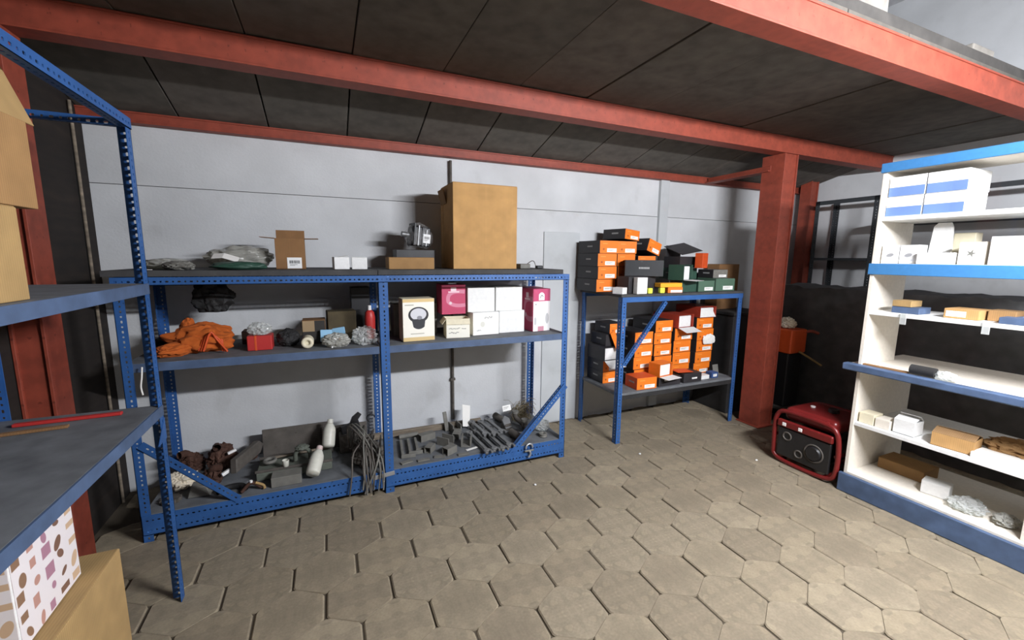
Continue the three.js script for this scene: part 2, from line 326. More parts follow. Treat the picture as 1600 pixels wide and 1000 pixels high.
{ // long two-bay rack
  const t = thing('shelving_rack', 'long blue slotted-steel rack with three levels along the white wall', 'shelf');
  const X = [-0.95, 0.275, 1.585], zf = -2.61, zb = -3.19;
  X.forEach((x, i) => {
    const s = i === 2 ? -1 : 1;
    part(t, 'post', angle(1.385, i === 1 ? 0.055 : 0.045, 0.045, s, -1), M.blue, x, 0, zf);
    part(t, 'post', angle(1.385, 0.045, 0.045, s, 1), M.blue, x, 0, zb);
  });
  const spanX = X[2] - X[0];
  part(t, 'top_rail', rail(spanX, 0.04, 0.035, -1, -1), M.blue, X[0], 1.385 - 0.04, zf + 0.0035);
  part(t, 'top_rail', rail(spanX, 0.04, 0.035, -1, 1), M.blue, X[0], 1.345, zb - 0.0035);
  for (const [i, y] of [[0, 1.388], [1, 1.388]]) part(t, 'top_board', span(X[i] - (i ? 0 : 0.03), X[i + 1] - (i ? 0.055 : 0.002), y, y + 0.03, zb - 0.04, zf + 0.012, 0.003), M.shelfTop);
  for (const i of [0, 1]) {
    const x0 = X[i] + 0.006, x1 = X[i + 1] - 0.006;
    part(t, 'middle_board', span(x0, x1, 0.935, 0.957, zb + 0.01, zf - 0.006, 0.003), M.shelf);
    part(t, 'middle_lip', span(x0, x1, 0.912, 0.956, zf - 0.006, zf - 0.003, 0.001), M.blueDull);
    part(t, 'bottom_board', span(x0, x1, 0.135, 0.15, zb + 0.006, zf - 0.006, 0.003), M.shelf);
    part(t, 'bottom_rail', rail(x1 - x0, 0.11, 0.03, -1, -1, 2), M.blue, x0, 0.04, zf + 0.0035);
    part(t, 'bottom_rail', rail(x1 - x0, 0.06, 0.03, -1, 1, 1), M.blue, x0, 0.08, zb - 0.0035);
  }
  for (const x of [X[0], X[2] - 0.05]) part(t, 'side_rail', span(x, x + 0.04, 1.345, 1.385, zb + 0.01, zf - 0.01, 0.002), M.blue);
  const brace = (x0, y0, x1, y1) => { const L = Math.hypot(x1 - x0, y1 - y0); part(t, 'brace', angle(L, 0.045, 0.03, 1, -1), M.blue, x0, y0, zf + 0.004, 0, 0, Math.atan2(y1 - y0, x1 - x0) - Math.PI / 2); };
  brace(1.125, 0.12, 1.565, 0.58); brace(-0.53, 0.13, -0.93, 0.52);
  part(t, 'splice_plate', box(0.13, 0.028, 0.004), M.galv, 0.27, 0.115, zf + 0.009, 0, 0, 0.1, 'bare metal splice plate');
}
{ // small bench
  const t = thing('workbench', 'small blue steel bench piled with filter boxes beside the red column', 'bench');
  const zf = -2.64, zb = -3.2, x0 = 2.085, x1 = 3.42;
  for (const [x, s] of [[x0, 1], [x1, -1]]) { part(t, 'post', angle(1.2, 0.045, 0.045, s, -1), M.blue, x, 0, zf); part(t, 'post', angle(1.2, 0.045, 0.045, s, 1), M.blue, x, 0, zb); }
  part(t, 'top_rail', span(x0, x1, 1.16, 1.2, zf + 0.001, zf + 0.005, 0.001), M.blue);
  part(t, 'top_rail', span(x0, x1, 1.16, 1.2, zb - 0.005, zb - 0.001, 0.001), M.blue);
  part(t, 'top_board', span(x0 - 0.01, x1, 1.2, 1.22, zb - 0.02, zf + 0.004, 0.003), M.shelfTop);
  part(t, 'lower_board', span(x0 + 0.006, x1 - 0.006, 0.4, 0.42, zb + 0.006, zf - 0.006, 0.003), M.shelf);
  part(t, 'lower_rail', span(x0 + 0.006, x1 - 0.006, 0.365, 0.4, zf - 0.008, zf - 0.004, 0.001), M.blackSoft);
  const L = Math.hypot(0.4, 0.5); part(t, 'brace', angle(L, 0.035, 0.02, 1, -1), M.blue, 2.115, 0.665, zf + 0.006, 0, 0, Math.atan2(0.5, 0.4) - Math.PI / 2);
}
{ // left unit
  const t = thing('shelving_rack', 'tall blue slotted-steel unit with cartons standing along the brown wall', 'shelf');
  const x0 = -1.14, x1 = -0.65, zf = -2.11, zn = -0.42;
  for (const [x, s] of [[x0, 1], [x1, -1]]) { part(t, 'post', angle(2.0, 0.04, 0.04, s, 1, 1), M.blue, x, 0, zf); part(t, 'post', angle(2.0, 0.04, 0.04, s, -1, 1), M.blue, x, 0, zn); }
  const zrail = (x, y, sx) => part(t, 'long_rail', at(rail(zn - zf, 0.04, 0.03, -1, sx), 0, 0, 0, 0, -Math.PI / 2, 0), M.blue, x, y, zf);
  zrail(x1 + 0.0035, 1.96, 1); zrail(x0 - 0.0035, 1.96, -1);
  part(t, 'end_rail', rail(x1 - x0, 0.03, 0.02, -1, 1), M.blue, x0, 1.965, zf - 0.004);
  for (const y of [1.372, 0.872]) {
    part(t, 'board', span(x0 + 0.005, x1 - 0.004, y, y + 0.012, zf + 0.004, zn - 0.004, 0.002), M.shelf);
    part(t, 'lip', span(x1 - 0.004, x1 + 0.003, y - 0.03, y + 0.012, zf + 0.004, zn - 0.004, 0.001), M.blueDull);
  }
  part(t, 'corner_plate', at(gusset(0.09), 0, 0, 0, 0, -Math.PI / 2, 0), M.blue, x1 + 0.002, 0.74, zf + 0.005);
}

// ---------------------------------------------------------------- display cabinet
{
  const t = thing('display_cabinet', 'white display cabinet with blue edging and an open back', 'cabinet');
  const x0 = 3.06, xb = 3.43, xd = 3.69, z0 = -1.51, z1 = 0.28;
  for (const [a, b] of [[z0, z0 + 0.02], [z1 - 0.02, z1]]) {
    part(t, 'side_panel', span(x0, xd, 0.1, 0.82, a, b, 0.002), M.inner); part(t, 'side_panel', span(x0, xb, 0.85, 2.04, a, b, 0.002), M.inner);
  }
  part(t, 'top_panel', span(x0, xb, 2.025, 2.045, z0 + 0.02, z1 - 0.02, 0.002), M.inner);
  part(t, 'header_trim', span(x0 - 0.015, x0, 2.015, 2.068, z0 - 0.006, z1, 0.003), M.blueLight, 0, 0, 0, 0, 0, 0, 'bright blue header strip');
  part(t, 'shelf', span(x0 + 0.004, xb, 1.735, 1.76, z0 + 0.02, z1 - 0.02, 0.002), M.white);
  const mid = part(t, 'shelf', span(x0 + 0.002, xb, 1.44, 1.485, z0 + 0.02, z1 - 0.02, 0.002), M.white);
  part(mid, 'edge_trim', span(x0 - 0.012, x0 + 0.002, 1.418, 1.484, z0 - 0.008, z1, 0.003), M.blueLight, 0, 0, 0, 0, 0, 0, 'bright blue shelf edge');
  const s3 = part(t, 'shelf', span(x0 + 0.004, xb, 1.172, 1.195, z0 + 0.02, z1 - 0.02, 0.002), M.white);
  for (const z of [-1.315, -0.975]) part(s3, 'price_clip', span(x0 - 0.006, x0 + 0.003, 1.135, 1.198, z - 0.014, z + 0.014, 0.001), M.film);
  const ct = part(t, 'counter', span(x0 - 0.04, xd, 0.825, 0.85, z0 - 0.05, z1, 0.004), M.inner);
  part(ct, 'nosing', span(x0 - 0.055, x0 - 0.0, 0.812, 0.856, z0 - 0.06, z1, 0.008), M.blueDull, 0, 0, 0, 0, 0, 0, 'dull blue counter nosing');
  part(t, 'shelf', span(x0 + 0.004, xd, 0.452, 0.475, z0 + 0.02, z1 - 0.02, 0.002), M.white);
  part(t, 'bottom_panel', span(x0, xd, 0.112, 0.135, z0 + 0.02, z1 - 0.02, 0.002), M.inner);
  part(t, 'plinth', span(x0 - 0.03, x0 - 0.004, 0, 0.125, z0 - 0.015, z1, 0.006), M.blueDull, 0, 0, 0, 0, 0, 0, 'dull blue plinth'); part(t, 'plinth', span(x0 - 0.004, xd, 0, 0.11, z0, z0 + 0.02, 0.003), M.blueDull);
  part(t, 'divider', span(x0 + 0.03, xd - 0.02, 0.136, 0.451, -0.74, -0.72, 0.002), M.inner);
  for (const [a, b, dx] of [[-1.19, -0.35, 0.006], [-0.38, 0.25, 0.014]]) part(t, 'glass_pane', span(x0 + dx - 0.004, x0 + dx, 1.487, 2.014, a, b, 0), M.glass, 0, 0, 0, 0, 0, 0, 'clear sliding glass pane');
}

// ---------------------------------------------------------------- cartons and printed boxes
function scribble(g, x, y, w, amp, c = '#333') { g.strokeStyle = c; g.lineWidth = 2; g.beginPath(); g.moveTo(x, y); for (let i = 1; i < 16; i++) g.lineTo(x + w * i / 16, y + rr(-amp, amp)); g.stroke(); }
const P = {
  barcode: canvasMat(96, 120, (g, w, h) => { g.fillStyle = '#e8e8e6'; g.fillRect(0, 0, w, h); g.fillStyle = '#444'; for (let x = 14; x < 82; x += rr(2, 6)) g.fillRect(x, 32, rr(1, 4), 34); g.fillStyle = '#777'; g.fillRect(16, 76, 50, 5); g.fillRect(16, 86, 34, 4); }),
  smallLabel: canvasMat(96, 40, (g, w, h) => { g.fillStyle = '#ecebe6'; g.fillRect(0, 0, w, h); g.fillStyle = '#8a8a88'; g.fillRect(10, 12, 60, 4); g.fillRect(10, 22, 44, 3); }),
  filterEnd: canvasMat(128, 80, (g, w, h) => { g.fillStyle = '#e8791c'; g.fillRect(0, 0, w, h); g.fillStyle = '#f09a48'; g.fillRect(18, 16, 34, 5); g.fillStyle = '#a8521a'; g.beginPath(); g.arc(26, 54, 7, 0, 7); g.fill(); }, 0.55),
  bulb: canvasMat(192, 264, (g, w, h) => {
    g.fillStyle = '#efecdf'; g.fillRect(0, 0, w, h); g.fillStyle = '#d9bd84'; g.fillRect(0, 0, w, 20); g.fillRect(0, h - 24, w, 24);
    g.fillStyle = '#a8a494'; g.fillRect(12, 34, 54, 6); g.fillRect(44, 216, 84, 5);
    g.fillStyle = '#1c1d20'; g.beginPath(); g.ellipse(94, 100, 62, 50, 0, 0, 7); g.fill(); g.fillStyle = '#cfd0d4'; g.beginPath(); g.ellipse(94, 96, 49, 38, 0, 0, 7); g.fill();
    g.fillStyle = '#2b2d31'; g.beginPath(); g.moveTo(52, 126); g.lineTo(136, 126); g.lineTo(130, 176); g.quadraticCurveTo(94, 204, 62, 176); g.fill(); g.fillStyle = '#85868c'; g.beginPath(); g.ellipse(100, 118, 16, 12, 0, 0, 7); g.fill();
  }),
  pinkArc: canvasMat(128, 160, (g, w, h) => {
    g.fillStyle = '#b83c60'; g.fillRect(0, 0, w, h); g.strokeStyle = '#cc7d94'; g.lineWidth = 20; g.beginPath(); g.moveTo(124, 40); g.quadraticCurveTo(20, 26, 34, 92); g.quadraticCurveTo(60, 122, 128, 112); g.stroke();
    g.fillStyle = '#f0d6dc'; g.fillRect(48, 14, 30, 20); g.fillRect(34, 36, 60, 6); g.fillStyle = '#d8c4c8'; g.beginPath(); g.arc(46, 100, 8, 0, 7); g.fill();
  }),
  pinkFront: canvasMat(128, 264, (g, w, h) => {
    g.fillStyle = '#f0eeec'; g.fillRect(0, 0, w, h); g.fillStyle = '#c04a70'; g.fillRect(0, 0, w, 76); g.fillStyle = '#f4eef0'; g.beginPath(); g.moveTo(40, 70); g.lineTo(40, 34); g.quadraticCurveTo(62, 6, 84, 34); g.lineTo(84, 70); g.fill();
    g.strokeStyle = '#555'; g.lineWidth = 4; g.beginPath(); g.moveTo(52, 56); g.quadraticCurveTo(62, 24, 74, 50); g.stroke(); g.fillStyle = '#bcbcbc'; g.beginPath(); g.ellipse(106, 186, 14, 34, 0, 0, 7); g.fill(); g.beginPath(); g.ellipse(16, 200, 9, 26, 0, 0, 7); g.fill(); g.fillStyle = '#c48a98'; g.fillRect(36, 234, 46, 30); g.fillStyle = '#777'; g.fillRect(14, 92, 10, 6);
  }),
  hand: canvasMat(128, 112, (g, w, h) => { g.fillStyle = '#ece9db'; g.fillRect(0, 0, w, h); scribble(g, 10, 26, 92, 7); scribble(g, 12, 56, 66, 4); scribble(g, 84, 58, 26, 2); scribble(g, 12, 82, 60, 5); }),
  faint: canvasMat(160, 112, (g, w, h) => { g.fillStyle = '#edebe4'; g.fillRect(0, 0, w, h); scribble(g, 20, 88, 30, 3, '#999'); scribble(g, 70, 24, 50, 6, '#777'); g.fillStyle = '#d4d3c8'; g.beginPath(); g.arc(58, 58, 14, 0, 7); g.fill(); }),
  band: canvasMat(256, 80, (g, w, h) => { g.fillStyle = '#f1f1ee'; g.fillRect(0, 0, w, h); g.fillStyle = '#6a86b8'; g.fillRect(0, 42, w, 38); g.fillStyle = '#a8aab0'; for (let x = 150; x < 215; x += 7) g.fillRect(x, 30, 5, 7); }),
  eye: canvasMat(96, 96, (g, w, h) => { g.fillStyle = '#eeede9'; g.fillRect(0, 0, w, h); g.fillStyle = '#8f8f90'; g.beginPath(); g.ellipse(48, 52, 22, 10, -0.2, 0, 7); g.fill(); g.fillStyle = '#cfd3d8'; g.fillRect(14, 76, 60, 6); }),
  star: canvasMat(112, 96, (g, w, h) => { g.fillStyle = '#e6e3dc'; g.fillRect(0, 0, w, h); g.fillStyle = '#77776f'; g.beginPath(); for (let i = 0; i < 10; i++) { const r = i % 2 ? 9 : 28, a = i * 0.628; g.lineTo(56 + r * Math.cos(a), 48 + r * Math.sin(a) * 0.7); } g.fill(); }),
  pattern: canvasMat(256, 256, (g, w, h) => { g.fillStyle = '#e3dcdc'; g.fillRect(0, 0, w, h); const cs = ['#8a6a52', '#b98c7e', '#a87b8c', '#7a5a4a', '#c8a98a']; for (let i = 0; i < 64; i++) { g.fillStyle = cs[i % 5]; const x = (i % 5) * 52 + rr(0, 16), y = Math.floor(i / 5) * 52 + rr(0, 16); if (i > 24) break; if (rnd() < 0.5) g.fillRect(x, y, rr(18, 40), rr(14, 40)); else { g.beginPath(); g.ellipse(x + 18, y + 18, rr(10, 24), rr(8, 14), rnd() * 3, 0, 7); g.fill(); } } }),
  greenSide: canvasMat(192, 80, (g, w, h) => { g.fillStyle = '#26282a'; g.fillRect(0, 0, w, h); g.fillStyle = '#a9aaa8'; for (let x = 70; x < 126; x += 8) g.fillRect(x, 34, 6, 10); }),
};
function closedBox(name, label, cat, [x, y, z], [w, h, d], m, { ry = 0, rz = 0, front, side, group, sticker, flap = true } = {}) {
  const t = thing(name, label, cat, [x, y, z], ry, group); t.rotation.z = rz;
  part(t, 'body', box(w, h, d, 0.003), m);
  if (front) part(t, 'printed_front', sheet(w - 0.004, h - 0.004), front, 0, 0.002, d / 2);
  if (side) part(t, 'printed_side', sheet(d - 0.004, h - 0.004), side, -w / 2, 0.002, 0, 0, -Math.PI / 2, 0);
  if (sticker) part(t, 'sticker', sheet(...sticker[0]), sticker[2] ?? P.smallLabel, sticker[1][0], sticker[1][1], d / 2 + 0.0003);
  if (flap) part(t, 'lid', box(w * 0.99, 0.002, d * 0.99, 0.0008), m, 0, h, 0);
  return t;
}
// open carton: panels, folded-out flaps; flaps = {l, r, f, b} opening angles in radians from upright
function openBox(name, label, cat, [x, y, z], [w, h, d], m, mi, { ry = 0, flaps = {}, fl = 0.5, group, sticker } = {}) {
  const t = thing(name, label, cat, [x, y, z], ry, group), k = 0.004;
  part(t, 'base', box(w, k, d, 0), mi);
  part(t, 'front_panel', span(-w / 2, w / 2, 0, h, d / 2 - k, d / 2, 0.001), m); part(t, 'back_panel', span(-w / 2, w / 2, 0, h, -d / 2, -d / 2 + k, 0.001), mi);
  part(t, 'side_panel', span(-w / 2, -w / 2 + k, 0, h, -d / 2 + k, d / 2 - k, 0.001), m); part(t, 'side_panel', span(w / 2 - k, w / 2, 0, h, -d / 2 + k, d / 2 - k, 0.001), m);
  const F = { l: [[d, 0, 1], -w / 2, 0], r: [[d, 0, -1], w / 2, 0], f: [[w, 1, 1], 0, d / 2], b: [[w, 1, -1], 0, -d / 2] };
  for (const [key, a] of Object.entries(flaps)) {
    const [[len, ax, s], px, pz] = F[key], H = (ax ? d : w) * fl, g = ax ? box(len, H, 0.003, 0.001) : box(0.003, H, len, 0.001);
    part(t, 'flap', g, mi, px, h, pz, ax ? s * a : 0, 0, ax ? 0 : s * a);
  }
  if (sticker) part(t, 'sticker', sheet(...sticker[0]), sticker[2] ?? P.barcode, sticker[1][0], sticker[1][1], d / 2 + 0.0003);
  return t;
}
{ // on top of the long rack, y = 1.418
  const y = 1.419;
  const big = closedBox('large_carton', 'largest plain brown carton on top of the long rack', 'carton', [1.005, y, -2.91], [0.46, 0.56, 0.32], M.card, { flap: false });
  part(big, 'flap', box(0.456, 0.003, 0.15, 0.001), M.card, 0, 0.5605, 0.08); part(big, 'flap', box(0.456, 0.003, 0.15, 0.001), M.card, 0, 0.5605, -0.08); part(big, 'torn_flap', box(0.004, 0.1, 0.14, 0.001), M.cardIn, -0.233, 0.44, -0.06, 0, 0, 0.25);
  part(big, 'seam', box(0.002, 0.5, 0.06, 0), M.tape, -0.2305, 0.03, -0.12);
  openBox('carton', 'narrow brown carton with flaps spread out and a barcode label', 'carton', [-0.187, y, -2.8], [0.15, 0.175, 0.1], M.cardDark, M.cardDark, { flaps: { l: 1.5, r: 1.55, b: 0.12 }, fl: 0.5, sticker: [[0.075, 0.062], [0.02, 0.005]] });
  closedBox('small_box', 'small white box with a loose lid beside the narrow brown carton', 'box', [0.08, y, -2.77], [0.085, 0.072, 0.1], M.white, { ry: 0.1 }).children.at(-1).rotation.z = 0.16;
  closedBox('small_box', 'small closed white box next to the flat brown carton', 'box', [0.186, y, -2.77], [0.088, 0.07, 0.1], M.white, { ry: -0.05 });
  closedBox('flat_carton', 'low flat brown carton in front of the black bagged pump', 'carton', [0.497, y, -2.8], [0.285, 0.072, 0.16], M.card2, { flap: true });
  const st = thing('black_box', 'black box under the bagged pump on the rack top', 'box', [0.56, y, -3.0]); part(st, 'body', box(0.26, 0.125, 0.16), M.black);
  const pm = thing('pump', 'black metal pump in a clear bag with a white label', 'pump', [0.585, y + 0.138, -2.97], 0.15); pm.rotation.z = -0.1;
  part(pm, 'body', box(0.13, 0.13, 0.11, 0.01), M.black, 0, 0.012, 0);
  for (let i = 0; i < 4; i++) part(pm, 'fin', box(0.012, 0.15 - i * 0.012, 0.12, 0.003), i % 2 ? M.steel : M.black, -0.05 + i * 0.028, 0.012, 0.004);
  part(pm, 'shaft', at(cyl(0.018, 0.018, 0.07, 12), 0, 0, 0, 0, 0, 1.57), M.steel, -0.05, 0.08, 0); part(pm, 'label', sheet(0.05, 0.06), P.barcode, 0.035, 0.035, 0.064); part(pm, 'bag', lump(5, 0.1, 0.09, 0.075, 0.2, 2, 2, 0.3), M.filmClear, 0, 0.0, 0);
  // loose things
  single('plastic_bag', 'crumpled clear plastic bag over green sacking on the rack top', 'bag', lump(2, 0.165, 0.07, 0.1, 0.3, 1.9, 4, 0.3), M.filmGrey, [-0.45, y, -2.89]);
  single('folded_sack', 'dark green folded sack under the clear plastic bag', 'sack', lump(9, 0.13, 0.024, 0.06, 0.2, 2, 2), M.green, [-0.43, y, -2.69]);
  single('paper_slip', 'white bent paper strip lying against the plastic bag', 'paper', poly([[0, 0], [0.05, 0.012], [0.12, -0.004], [0.12, -0.001], [0.05, 0.015], [0, 0.003]], 0.05), M.paper, [-0.56, y + 0.07, -2.75], [0.5, -0.1, -0.1]);
  single('plastic_scrap', 'low heap of dusty plastic wrap at the end of the rack top', 'wrapping', lump(3, 0.1, 0.032, 0.1, 0.3, 2.2, 2, 0.3), M.filmGrey, [-0.8, y, -2.87]);
  single('rag', 'grey rag lying beside the plastic wrap', 'rag', lump(13, 0.07, 0.025, 0.06, 0.35, 3, 2, 0.4), M.steelDull, [-0.7, y, -2.7]);
  single('paper_slip', 'small white paper scrap at the dusty end of the rack top', 'paper', box(0.07, 0.002, 0.04, 0.0005), M.paper, [-0.84, y + 0.0005, -2.68], [0, 0.3, 0]);
  const sw = thing('switch_block', 'small grey cable clamp with a wire loop beside the large carton', 'fitting', [1.32, y, -2.82], 0.2);
  part(sw, 'body', box(0.09, 0.035, 0.06, 0.006), M.steelDull); part(sw, 'wire', tube([[0.03, 0.03, 0], [0.07, 0.055, 0.01], [0.1, 0.05, 0], [0.115, 0.02, 0]], 0.003), M.iron);
  single('plastic_block', 'small black plastic block by the end of the rack top', 'fitting', box(0.05, 0.022, 0.04, 0.006), M.black, [1.45, y, -2.82]);
}
{ // middle level, right bay, y = 0.957
  const y = 0.958, z = -2.78;
  closedBox('lamp_box', 'cream box with a picture of a black round horn beside the middle post', 'box', [0.525, y, -2.76], [0.205, 0.275, 0.13], M.cream, { front: P.bulb, rz: 0, ry: 0.03, flap: false });
  const a = closedBox('pink_box', 'bright pink box with a pale curved print standing on white boxes', 'box', [0.79, y + 0.149, -2.88], [0.17, 0.205, 0.15], M.pink, { front: P.pinkArc, flap: false }); part(a, 'tab', box(0.06, 0.012, 0.04), M.white, -0.0, 0.205, 0.02);
  closedBox('white_box', 'plain white box between the pink box and another white box', 'box', [0.985, y + 0.16, -2.87], [0.2, 0.168, 0.16], M.white, {});
  closedBox('white_box', 'plain white box touching the tall pink and white pack side', 'box', [1.2, y + 0.16, -2.87], [0.205, 0.172, 0.16], M.white, { ry: -0.03 });
  openBox('white_box', 'open white box with handwriting on its front below the pink box', 'box', [0.8, y, -2.78], [0.16, 0.13, 0.14], M.cream, M.cream, { ry: -0.12, flaps: { l: 2.5, f: 2.95 }, fl: 0.28, sticker: [[0.155, 0.125], [0, 0.002], P.hand] });
  closedBox('white_box', 'low white box with faint pencil marks under the plain white box', 'box', [1.0, y, -2.86], [0.2, 0.158, 0.22], M.white, { front: P.faint, ry: 0.06 });
  closedBox('white_box', 'low blank white box under the white box next to the tall pink pack', 'box', [1.215, y, -2.88], [0.2, 0.158, 0.2], M.white, { ry: 0.02 });
  closedBox('tall_pack', 'tall pink and white pack with an arch emblem by the end post', 'box', [1.435, y, -2.83], [0.15, 0.315, 0.16], M.pink, { front: P.pinkFront, side: P.pinkArc, ry: 0.1, flap: false });
  closedBox('tall_pack', 'pink and grey pack hidden behind the arch emblem pack', 'box', [1.5, y, -3.03], [0.13, 0.31, 0.14], M.pinkPale, { flap: false });
  closedBox('white_box', 'slim carton lying behind the cream horn box', 'box', [0.55, y, -3.0], [0.3, 0.22, 0.16], M.steelDull, {});
}
{ // middle level, left bay
  const y = 0.958;
  const og = thing('orange_tarpaulin', 'crumpled orange tarpaulin heap on the middle shelf', 'tarpaulin', [-0.66, y, -2.84]);
  part(og, 'heap', lump(4, 0.15, 0.085, 0.1, 0.34, 1.9, 4, 0.12), M.cloth); part(og, 'fold', lump(14, 0.09, 0.04, 0.055, 0.3, 2, 3, 0.1), M.cloth, -0.11, 0, 0.09, 0, 0.5, 0); part(og, 'peak', lump(24, 0.045, 0.1, 0.05, 0.25, 2, 2, 0.1), M.cloth, -0.07, 0, -0.03);
  for (let i = 0; i < 3; i++) part(og, 'strap', tube([[0.02, 0.02, 0.1], [0.06, 0.1 + i * 0.01, 0.09], [0.12 - i * 0.02, 0.08, 0.08], [0.13, 0.01, 0.1]], 0.006), M.orangeRed, i * 0.012 - 0.02, 0, i * 0.008);
  single('black_hose', 'coiled black rubber hose at the dark end of the middle shelf', 'hose', merge([0, 1, 2].map(i => at(uvBox(new THREE.TorusGeometry(0.065 - i * 0.004, 0.011, 6, 24)), 0, 0.012 + i * 0.021, 0, Math.PI / 2, 0, i * 0.5))), M.rubber, [-0.85, y, -2.98]);
  const gr = thing('black_lump', 'black crumpled lump hanging from the rack top rail', 'hanging_item', [-0.62, 1.165, -2.96]); part(gr, 'crumple', lump(6, 0.1, 0.1, 0.05, 0.35, 2.4, 3, 0.3), M.rubber); part(gr, 'hook', tube([[0, 0.18, 0], [0, 0.2, 0], [0, 0.222, 0]], 0.004), M.iron);  // black crumpled lump on a short hook
  const rb = thing('red_crate', 'small red plastic box with a clear bag on top', 'box', [-0.372, y, -2.79]); part(rb, 'body', box(0.125, 0.085, 0.1, 0.005), M.redPlastic); part(rb, 'strap', box(0.012, 0.086, 0.102, 0.002), M.orangeRed, -0.02, 0, 0);
  single('plastic_bag', 'clear pointed plastic bag sitting on the red box', 'bag', lump(7, 0.06, 0.038, 0.05, 0.4, 2.5, 2, 0.7), M.film, [-0.372, y + 0.086, -2.79]);
  closedBox('dark_box', 'dark maroon box between the orange tarpaulin and the red box', 'box', [-0.45, y, -3.03], [0.09, 0.075, 0.12], M.rusty, {});
  single('cloth_bundle', 'dark grey cloth bundle right of the red box', 'bundle', lump(8, 0.062, 0.055, 0.07, 0.2, 2.5, 3, 0.3), M.blackSoft, [-0.233, y, -2.84]);
  const rl = thing('paper_roll', 'small white paper roll lying on the middle shelf', 'roll', [-0.125, y + 0.035, -2.7]); part(rl, 'paper', at(uvBox(new THREE.TorusGeometry(0.023, 0.0115, 8, 20)), 0, 0, 0), M.cream, 0, 0, 0); part(rl, 'sleeve', at(cyl(0.034, 0.034, 0.07, 18), 0, 0, -0.072, Math.PI / 2), M.cream);
  closedBox('dark_box', 'brown and black box behind the white paper roll', 'box', [-0.09, y, -2.9], [0.13, 0.145, 0.12], M.cardDark, { front: canvasMat(64, 64, g => { g.fillStyle = '#2a2724'; g.fillRect(0, 0, 64, 64); g.fillStyle = '#9a8362'; g.fillRect(0, 0, 34, 30); }) });
  closedBox('olive_box', 'olive brown crumpled carton behind the light blue packets', 'box', [0.07, y, -2.93], [0.17, 0.19, 0.11], M.olive, { ry: 0.1 });
  for (const [i, x, yy] of [[0, -0.02, 0.075], [1, 0.055, 0.085]]) single('blue_packet', ['light blue paper packet leaning beside the brown and black box', 'light blue paper packet leaning on the olive carton'][i], 'packet', box(0.075, 0.075, 0.012, 0.005), M.skyblue, [x, y + yy - 0.06, -2.8], [-0.3, 0.2 - i * 0.4, i * 0.1]);
  single('plastic_bag', 'dull clear plastic bag below the light blue packets', 'bag', lump(11, 0.075, 0.045, 0.05, 0.35, 2.4, 3, 0.35), M.filmGrey, [0.03, y, -2.7]);
  single('plastic_bag', 'shiny crumpled clear bag beside the middle post', 'bag', lump(12, 0.07, 0.058, 0.06, 0.42, 2.6, 3, 0.4), M.film, [0.195, y, -2.73]);
  const bt = thing('spray_bottle', 'pinkish red bottle with a pale cap behind the shiny bag', 'bottle', [0.245, y, -2.9]); part(bt, 'body', lathe([[0, 0], [0.032, 0.002], [0.034, 0.14], [0.028, 0.175], [0.014, 0.19], [0, 0.19]]), M.redPlastic); part(bt, 'cap', cyl(0.013, 0.011, 0.03, 12), M.white, 0, 0.19, 0);
  closedBox('dark_box', 'tall black box behind the pinkish red bottle', 'box', [0.2, y, -3.08], [0.12, 0.33, 0.12], M.black, {});
  single('rope_end', 'short white cord end hanging off the middle shelf by the tall unit', 'cord', tube([[0, 0, 0], [-0.004, -0.05, 0.006], [-0.012, -0.1, 0.004], [-0.008, -0.14, 0.004]], 0.004), M.paper, [-0.86, 0.945, -2.585]);
}

